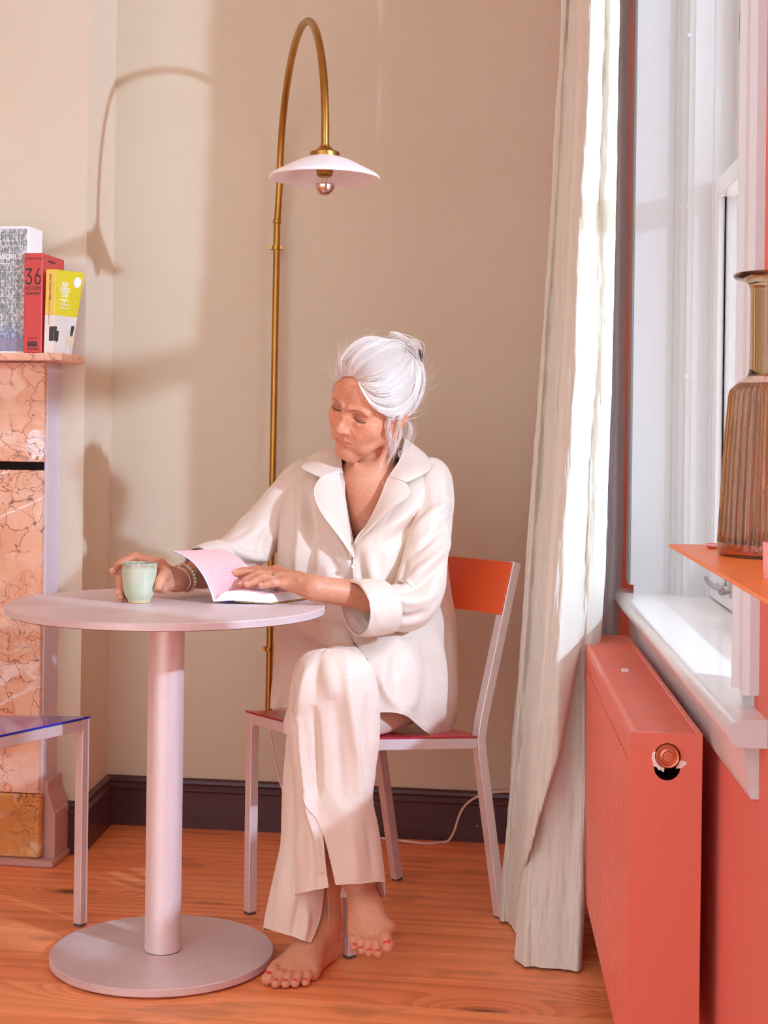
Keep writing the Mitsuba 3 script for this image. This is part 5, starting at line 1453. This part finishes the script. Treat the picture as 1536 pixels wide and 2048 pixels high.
rows = [
    [P(688, 942, 3.385), P(677, 933, 3.40), P(668, 920, 3.43), tp(-.062, -.020, 1.050), tp(-.046, -.062, 1.060), tp(0, -.074, 1.064), tp(.046, -.062, 1.060), tp(.068, -.012, 1.050), P(799, 918, 3.40), P(797, 938, 3.375), P(793, 955, 3.36)],
    [P(690, 962, 3.365), P(665, 955, 3.37), P(640, 943, 3.40), P(634, 926, 3.46), tp(-.10, -.080, 1.012), tp(0, -.100, 1.02), tp(.095, -.080, 1.008), P(846, 918, 3.41), P(836, 938, 3.360), P(806, 962, 3.345), P(783, 972, 3.345)],
    [P(691, 985, 3.348), P(655, 985, 3.350), P(612, 975, 3.385), P(590, 952, 3.47), tp(-.15, -.090, .965), tp(0, -.115, .96), tp(.122, -.090, .955), P(894, 962, 3.41), P(864, 978, 3.340), P(812, 988, 3.318), P(772, 990, 3.328)],
    [P(699, 1040, 3.322), P(650, 1045, 3.322), P(592, 1045, 3.355), P(563, 1030, 3.45), tp(-.16, -.100, .89), tp(0, -.130, .88), tp(.113, -.100, .88), P(893, 1040, 3.43), P(850, 1050, 3.340), P(785, 1045, 3.290), P(740, 1040, 3.302)],
    [P(708, 1092, 3.298), P(650, 1105, 3.296), P(586, 1105, 3.345), P(561, 1105, 3.44), tp(-.16, -.110, .82), tp(0, -.135, .81), tp(.110, -.100, .81), P(890, 1110, 3.45), P(840, 1115, 3.340), P(772, 1105, 3.275), P(706, 1094, 3.290)],
    [P(713, 1180, 3.282), P(650, 1180, 3.286), P(586, 1180, 3.340), P(559, 1180, 3.44), tp(-.165, -.110, .73), tp(0, -.140, .73), tp(.106, -.110, .73), P(896, 1185, 3.49), P(842, 1195, 3.350), P(772, 1185, 3.270), P(709, 1180, 3.273)],
    [P(716, 1262, 3.268), P(650, 1255, 3.268), P(586, 1250, 3.330), P(556, 1250, 3.43), tp(-.17, -.110, .66), tp(0, -.145, .66), tp(.106, -.120, .66), P(908, 1245, 3.49), P(872, 1255, 3.355), P(782, 1255, 3.245), P(704, 1266, 3.258)],
    [P(690, 1310, 3.215), P(640, 1318, 3.215), P(582, 1320, 3.300), P(552, 1320, 3.41), tp(-.18, -.100, .59), tp(0, -.150, .59), tp(.102, -.120, .59), P(913, 1315, 3.475), P(890, 1325, 3.370), P(806, 1310, 3.210), P(738, 1325, 3.165)],
    [P(640, 1365, 3.26), P(612, 1370, 3.27), P(572, 1370, 3.320), P(549, 1368, 3.40), tp(-.18, -.080, .53), tp(0, -.150, .52), tp(.098, -.112, .52), P(917, 1385, 3.475), P(892, 1400, 3.370), P(815, 1370, 3.195), P(752, 1378, 3.148)],
    [P(602, 1424, 3.29), P(590, 1421, 3.31), P(566, 1416, 3.345), P(547, 1411, 3.39), tp(-.18, -.070, .478), tp(0, -.150, .458), tp(.100, -.098, .458), P(908, 1452, 3.47), P(866, 1471, 3.355), P(815, 1434, 3.185), P(758, 1425, 3.138)]]
SV = grid_surface(rows, 220, 300)
SV = folds(SV, [
    ([(655, 960), (668, 1020), (690, 1070), (708, 1120)], 9, -.007), ([(640, 985), (655, 1040), (690, 1100), (712, 1165)], 11, .009), ([(628, 990), (632, 1060), (660, 1120), (705, 1190)], 12, -.010),
    ([(600, 970), (603, 1040), (596, 1130), (590, 1180)], 10, .010), ([(585, 975), (582, 1040), (575, 1120)], 7, -.009), ([(618, 1000), (622, 1090), (612, 1170)], 9, -.008),
    ([(735, 1100), (745, 1160), (770, 1230)], 16, .008), ([(760, 1060), (800, 1040), (845, 1000)], 12, .007), ([(770, 1090), (815, 1060), (850, 1030)], 12, -.008), ([(720, 1110), (728, 1190), (722, 1250)], 8, -.006),
    ([(600, 1215), (650, 1250), (700, 1262)], 14, .012), ([(592, 1255), (640, 1280), (700, 1287)], 10, -.008),
    ([(780, 1270), (815, 1310), (828, 1380), (815, 1420)], 14, .010), ([(845, 1290), (858, 1350), (852, 1440)], 9, -.010), ([(800, 1290), (790, 1350), (800, 1415)], 11, -.007), ([(868, 1270), (885, 1340), (885, 1440)], 9, .010), ([(898, 1240), (897, 1340), (898, 1440)], 7, -.010),
    ([(760, 1350), (775, 1390), (800, 1420)], 9, .006)])
SV = wrinkle(SV, .006, 26, 5, 3)
tag('person__shirt', 'loose cream silk shirt with a notched collar and turned-up cuffs')
add('person__shirt', solidify(SV, *SV.shape[:2], .0016), 'silk', True)
collar = [
    (P(686, 946, 3.366), P(641, 957, 3.340)), (P(684, 930, 3.385), P(604, 938, 3.372)), (P(679, 912, 3.405), P(612, 925, 3.415)), (P(672, 897, 3.440), P(640, 905, 3.478)),
    (tp(-.046, -.070, 1.080), tp(-.072, -.115, 1.028)), (tp(0, -.082, 1.085), tp(0, -.125, 1.030)), (tp(.046, -.072, 1.082), tp(.080, -.110, 1.028)),
    (P(809, 879, 3.420), P(846, 906, 3.440)), (P(802, 912, 3.380), P(860, 922, 3.385)), (P(789, 935, 3.352), P(858, 944, 3.344)), (P(776, 955, 3.336), P(813, 967, 3.318))]
def ruled(pairs, nu, nv, puff, t=.0016):
    a = CubicSpline(np.arange(len(pairs)), np.array([p for p, _ in pairs]), bc_type='natural')(np.linspace(0, len(pairs) - 1, nu))
    b = CubicSpline(np.arange(len(pairs)), np.array([q for _, q in pairs]), bc_type='natural')(np.linspace(0, len(pairs) - 1, nu))
    s = np.linspace(0, 1, nv)[None, :, None]
    v = a[:, None] * (1 - s) + b[:, None] * s
    v[..., 1] -= puff * np.sin(np.pi * s[..., 0] * .9); v[..., 2] += puff * .5 * np.sin(np.pi * s[..., 0] * .8)
    return solidify(v, nu, nv, t)
add('person__shirt__collar', ruled(collar, 90, 14, .008), 'silk', True)
lapL = [(P(776, 954, 3.332), P(812, 967, 3.312)), (P(770, 968, 3.324), P(821, 988, 3.298)), (P(759, 996, 3.308), P(803, 1006, 3.280)), (P(742, 1032, 3.292), P(781, 1023, 3.266)), (P(722, 1066, 3.284), P(748, 1054, 3.264)), (P(705, 1092, 3.278), P(711, 1087, 3.274))]
lapR = [(P(677, 941, 3.360), P(642, 956, 3.336)), (P(681, 960, 3.352), P(628, 984, 3.316)), (P(689, 1002, 3.328), P(639, 1022, 3.286)), (P(696, 1048, 3.306), P(664, 1058, 3.270)), (P(703, 1088, 3.286), P(688, 1090, 3.268)), (P(709, 1118, 3.278), P(706, 1116, 3.272))]
add('person__shirt__lapel', ruled(lapL, 50, 14, .006), 'silk', True)
add('person__shirt__lapel', ruled(lapR, 50, 14, .006), 'silk', True)


def sleeve(st, nu=150, nv=56, wob=.12, seed=1):
    """Loft along stations (px, py, Y, half width in px across the picture, depth ratio)."""
    c = np.array([P(*q[:3]) for q in st]); r = np.array([q[3] / FPX * q[2] for q in st]); k = np.array([q[4] for q in st])
    t = np.linspace(0, 1, len(st)); u = np.linspace(0, 1, nu)
    C = CubicSpline(t, c)(u); R = PchipInterpolator(t, r)(u); K = PchipInterpolator(t, k)(u)
    T_ = np.gradient(C, axis=0); T_ /= np.linalg.norm(T_, axis=1, keepdims=True)
    vw = C - np.array([0, 0, H]); vw /= np.linalg.norm(vw, axis=1, keepdims=True)
    A = np.cross(T_, vw); A /= np.linalg.norm(A, axis=1, keepdims=True); B = np.cross(T_, A)
    a = np.arange(nv) * 2 * np.pi / nv
    q = np.stack([np.cos(a)[None] * 1.3 + 0 * u[:, None], np.sin(a)[None] * 1.3 + 0 * u[:, None], u[:, None] * 2.6 + .25 * np.cos(a)[None]], -1)
    m = 1 + wob * (meshkit.fbm(q * 1.7, 3, seed) - .5) * 2
    v = C[:, None] + (R[:, None] * m * np.cos(a))[..., None] * A[:, None] + (R[:, None] * K[:, None] * m * np.sin(a))[..., None] * B[:, None]
    return v
def closed(v, t=.0016):
    """Sheet rolled into a tube: seam column doubled, then thickened."""
    v = np.concatenate([v, v[:, :1]], 1)
    m = solidify(v, *v.shape[:2], t); m.merge_vertices(digits_vertex=7)
    if m.volume < 0: m = m
    return m
L_ = sleeve([(858, 948, 3.395, 30, .9), (866, 980, 3.375, 40, 1), (863, 1050, 3.335, 41, 1), (853, 1110, 3.295, 43, 1), (843, 1162, 3.265, 47, 1), (824, 1203, 3.240, 49, 1), (792, 1214, 3.212, 45, 1), (748, 1214, 3.180, 42, 1)], seed=5)
L_ = folds(L_, [([(895, 1005), (850, 1040), (825, 1075)], 9, .007), ([(900, 1040), (860, 1080), (822, 1110)], 8, -.007), ([(896, 1090), (855, 1130), (815, 1165)], 9, .008), ([(880, 1130), (840, 1170), (800, 1185)], 8, -.008), ([(780, 1190), (820, 1205), (865, 1190)], 8, .007), ([(775, 1225), (815, 1235), (850, 1222)], 8, -.006), ([(812, 1120), (808, 1150), (800, 1170)], 5, -.006)])
R_ = sleeve([(618, 946, 3.48, 30, .9), (594, 972, 3.474, 40, 1), (560, 1018, 3.460, 44, 1), (522, 1066, 3.440, 48, 1), (488, 1098, 3.415, 46, 1), (452, 1116, 3.380, 38, 1), (410, 1128, 3.325, 30, 1)], seed=9)
R_ = folds(R_, [([(585, 990), (550, 1040), (520, 1100)], 10, -.008), ([(565, 1010), (540, 1070), (528, 1130)], 9, .008), ([(455, 1090), (490, 1110), (540, 1115)], 8, .008), ([(440, 1105), (480, 1130), (530, 1130)], 8, -.007), ([(520, 1050), (490, 1080), (455, 1092)], 8, .006)])
add('person__shirt__sleeve', closed(L_), 'silk', True)
add('person__shirt__sleeve', closed(R_), 'silk', True)
cuf = sleeve([(772, 1213, 3.196, 49, 1.0), (750, 1214, 3.180, 53, 1.0), (728, 1216, 3.166, 55, 1.0), (712, 1216, 3.156, 53, 1.0)], 40, 56, .05, 13)
cuf[:, :, 0] += (cuf[:, :, 2] - cuf[:, :, 2].mean()) * -.22
add('person__shirt__cuff', closed(cuf, .003), 'silk', True, label='turned-up left cuff')
cufR = sleeve([(440, 1120, 3.365, 39, 1.0), (412, 1127, 3.328, 38, 1.0), (396, 1131, 3.306, 35, 1.0)], 24, 40, .06, 15)
add('person__shirt__cuff', closed(cufR, .003), 'silk', True, label='turned-up right cuff')
mat('pearl_button', S(224, 210, 196), .2, spec=.6)
for i, (px, py, Y) in enumerate(((710, 1132, 3.266), (711, 1212, 3.256))):
    b = P(px, py, Y)
    add('person__shirt__button', moved(lathe([(0, 0), (.0052, 0), (.0055, .001), (.0050, .0019), (.0035, .0015), (0, .0015)], 24), frame_mat(b + TF * .006, [1, 0, 0], [0, 0, 1], [0, -1, 0])), 'pearl_button', 40)

# ------------------------------------------------------------------ trousers
def leg_strip(st, nu, nv, hem, backd=1.0, e=.86):
    """Open tube of cloth from stations (py, pxL, pxR, Y centre, half depth, slit left px, slit right px)."""
    st = np.array(st, float); t = np.arange(len(st)); vv = np.linspace(0, len(st) - 1, nv)
    S_ = PchipInterpolator(t, st, axis=0)(vv)
    v = np.zeros((nu, nv, 3))
    for j, (py, a, b, Y, d, s0, s1) in enumerate(S_):
        c, w = (a + b) / 2, (b - a) / 2
        tR = -math.acos(np.clip((s1 - c) / w, -1, 1)); tL = math.acos(np.clip((s0 - c) / w, -1, 1)); tL = 2 * math.pi - tL
        th = np.linspace(tR, tL, nu)
        x = np.cos(th); y = np.sin(th)
        px = c + w * np.sign(x) * np.abs(x) ** e; yy = Y + d * np.sign(y) * np.abs(y) ** e * np.where(y > 0, backd, 1)
        f = (vv[j] / (len(st) - 1))
        pyy = py + hem(np.clip((px - a) / (b - a), 0, 1), y) * np.clip((f - .55) / .45, 0, 1)
        v[:, j] = np.array([P(X, Yp, Q) for X, Yp, Q in zip(px, pyy, yy)])
    return v
TR = leg_strip([(1297.5, 650, 668, 3.045, .008, 652, 652), (1300, 630, 692, 3.045, .025, 636, 636), (1308, 609, 716, 3.045, .045, 616, 616), (1325, 594, 739, 3.045, .060, 601, 601), (1355, 584, 752, 3.045, .068, 592, 592), (1420, 577, 760, 3.045, .072, 590, 590),
                (1480, 579, 760, 3.045, .072, 596, 596), (1540, 585, 753, 3.045, .070, 607, 607), (1600, 590, 746, 3.045, .070, 624, 624), (1664, 590, 757, 3.050, .072, 650, 650.5), (1715, 589, 764, 3.055, .075, 655, 663), (1772, 588, 771, 3.060, .080, 662, 674)],
               170, 260, lambda u, y: np.where(y > .1, 22, 0) + np.where(y <= .1, np.where(u < .45, 17 - 38 * u, -2 - 14 * np.clip(u - .48, 0, 1)), 0))
TR = folds(TR, [
    ([(600, 1440), (607, 1520), (618, 1600), (622, 1660)], 7, .012), ([(588, 1430), (596, 1500), (605, 1570)], 5, -.011), ([(625, 1420), (632, 1500), (634, 1590)], 8, -.010), ([(615, 1340), (605, 1390), (598, 1440)], 9, .009),
    ([(690, 1330), (702, 1420), (716, 1520), (722, 1600)], 13, .009), ([(668, 1400), (676, 1500), (684, 1600)], 12, -.006), ([(735, 1400), (732, 1480), (728, 1560)], 9, -.007), ([(620, 1590), (630, 1660), (645, 1740)], 6, .009), ([(612, 1640), (618, 1720), (622, 1780)], 9, -.008),
    ([(700, 1650), (712, 1720), (718, 1765)], 12, .006), ([(735, 1640), (745, 1710), (748, 1755)], 9, -.006), ([(600, 1660), (600, 1740)], 6, .006), ([(640, 1310), (630, 1350), (628, 1400)], 10, -.005), ([(660, 1330), (668, 1400)], 16, .006)])
TR = wrinkle(TR, .005, 16, 5, 8)
LG = leg_strip([(1400, 600, 700, 3.120, .060, 650, 650), (1460, 575, 700, 3.125, .066, 655, 655), (1520, 569, 696, 3.130, .068, 656, 656), (1600, 563, 680, 3.135, .070, 654, 654), (1680, 561, 668, 3.135, .072, 652, 653), (1740, 551, 664, 3.135, .074, 650, 655), (1805, 537, 664, 3.135, .076, 644, 657), (1868, 526, 664, 3.135, .078, 621, 661)],
               150, 220, lambda u, y: np.where(y > .0, -8, -13 + 44 * u), e=1.0)
LG = folds(LG, [([(583, 1560), (580, 1680), (574, 1780)], 8, -.006), ([(566, 1720), (560, 1790), (556, 1850)], 9, .005), ([(600, 1800), (590, 1840), (585, 1875)], 8, -.006), ([(615, 1820), (612, 1860), (605, 1885)], 7, .006)])
LG = wrinkle(LG, .004, 14, 4, 18)
def f_seat(p):
    d = cone(p, HIPR + [.01, .01, .012], KNR + [0, .03, -.006], .084, .068)
    d = smin(d, cone(p, HIPL + [-.020, -.004, -.016], KNL + [.0, .012, .004], .074, .072), .015)
    R3 = np.stack([TL, TF, ZU], 1)
    d = smin(d, ell(p, tp(0, -.015, .575), (.122, .085, .100), R3), .03)
    w = meshkit.fbm(np.asarray(p, float) * [14, 14, 20], 2, 4) - .5
    d = d + .006 * w
    zseat = .4610 + .04 * (((p[:, 0] + .182) * -.77 + (p[:, 1] - 3.31) * -.638)) / .372 + .0015
    return smax(d, -(p[:, 2] - zseat), .006)
sm_ = surface_net(f_seat, [-.34, 2.93, .38], [.30, 3.68, .74], .0045)
tag('person__trousers', 'wide cream silk trousers slit at the hems')
sv = taubin(np.array(sm_.vertices), np.array(sm_.faces), 3)
add('person__trousers', cat(tri(sv, sm_.faces), solidify(TR, *TR.shape[:2], -.0016), solidify(LG, *LG.shape[:2], -.0016)), 'silk', True)

# ------------------------------------------------------------------ ring and bracelets
rc = P(546, 1155, 3.186)
rd = LH[2][0] - LH_M[2]; rd /= np.linalg.norm(rd)
rp = LH_M[2] + (LH[2][0] - LH_M[2]) * .45
add('finger_ring', moved(lathe([(.0096, -.0016), (.0109, -.0016), (.0113, 0), (.0109, .0016), (.0096, .0016)], 40, True), frame_mat(rp, np.cross(rd, [0, 0, 1]), np.cross(rd, np.cross(rd, [0, 0, 1])), rd)), 'steel', 40, label='narrow silver ring on the ring finger of her left hand', category='ring')
bd = (ELR - WRR); bd /= np.linalg.norm(bd)
bx1 = np.cross(bd, [0, 0, 1]); bx1 /= np.linalg.norm(bx1); bx2 = np.cross(bd, bx1)
mat('bead_stone', lambda p, n, uv: mix(S(206, 196, 168), S(196, 140, 92), smoothstep(.5, .7, noise(p.x * 120, p.y * 120, p.z * 120))), .22)
bc1 = WRR + bd * .026; nb_ = 24
tag('bead_bracelet', 'bracelet of pale stone beads on her right wrist', 'bracelet')
for k in range(nb_):
    a = 2 * np.pi * k / nb_
    add('bead_bracelet__bead', trimesh.creation.icosphere(2, .0038).apply_translation(bc1 + (bx1 * math.cos(a) + bx2 * math.sin(a)) * .0295 + bd * .004 * math.sin(a)), 'bead_stone', True)
bc2 = WRR + bd * .008
th = np.linspace(0, 2 * np.pi, 60)
add('thread_bracelet', tube([bc2 + (bx1 * math.cos(a) + bx2 * math.sin(a)) * .0268 + bd * .007 * math.sin(a + .8) for a in th], .0012, 8, caps=False), 'cable', True, label='thin pale thread bracelet beside the bead bracelet on her right wrist', category='bracelet')
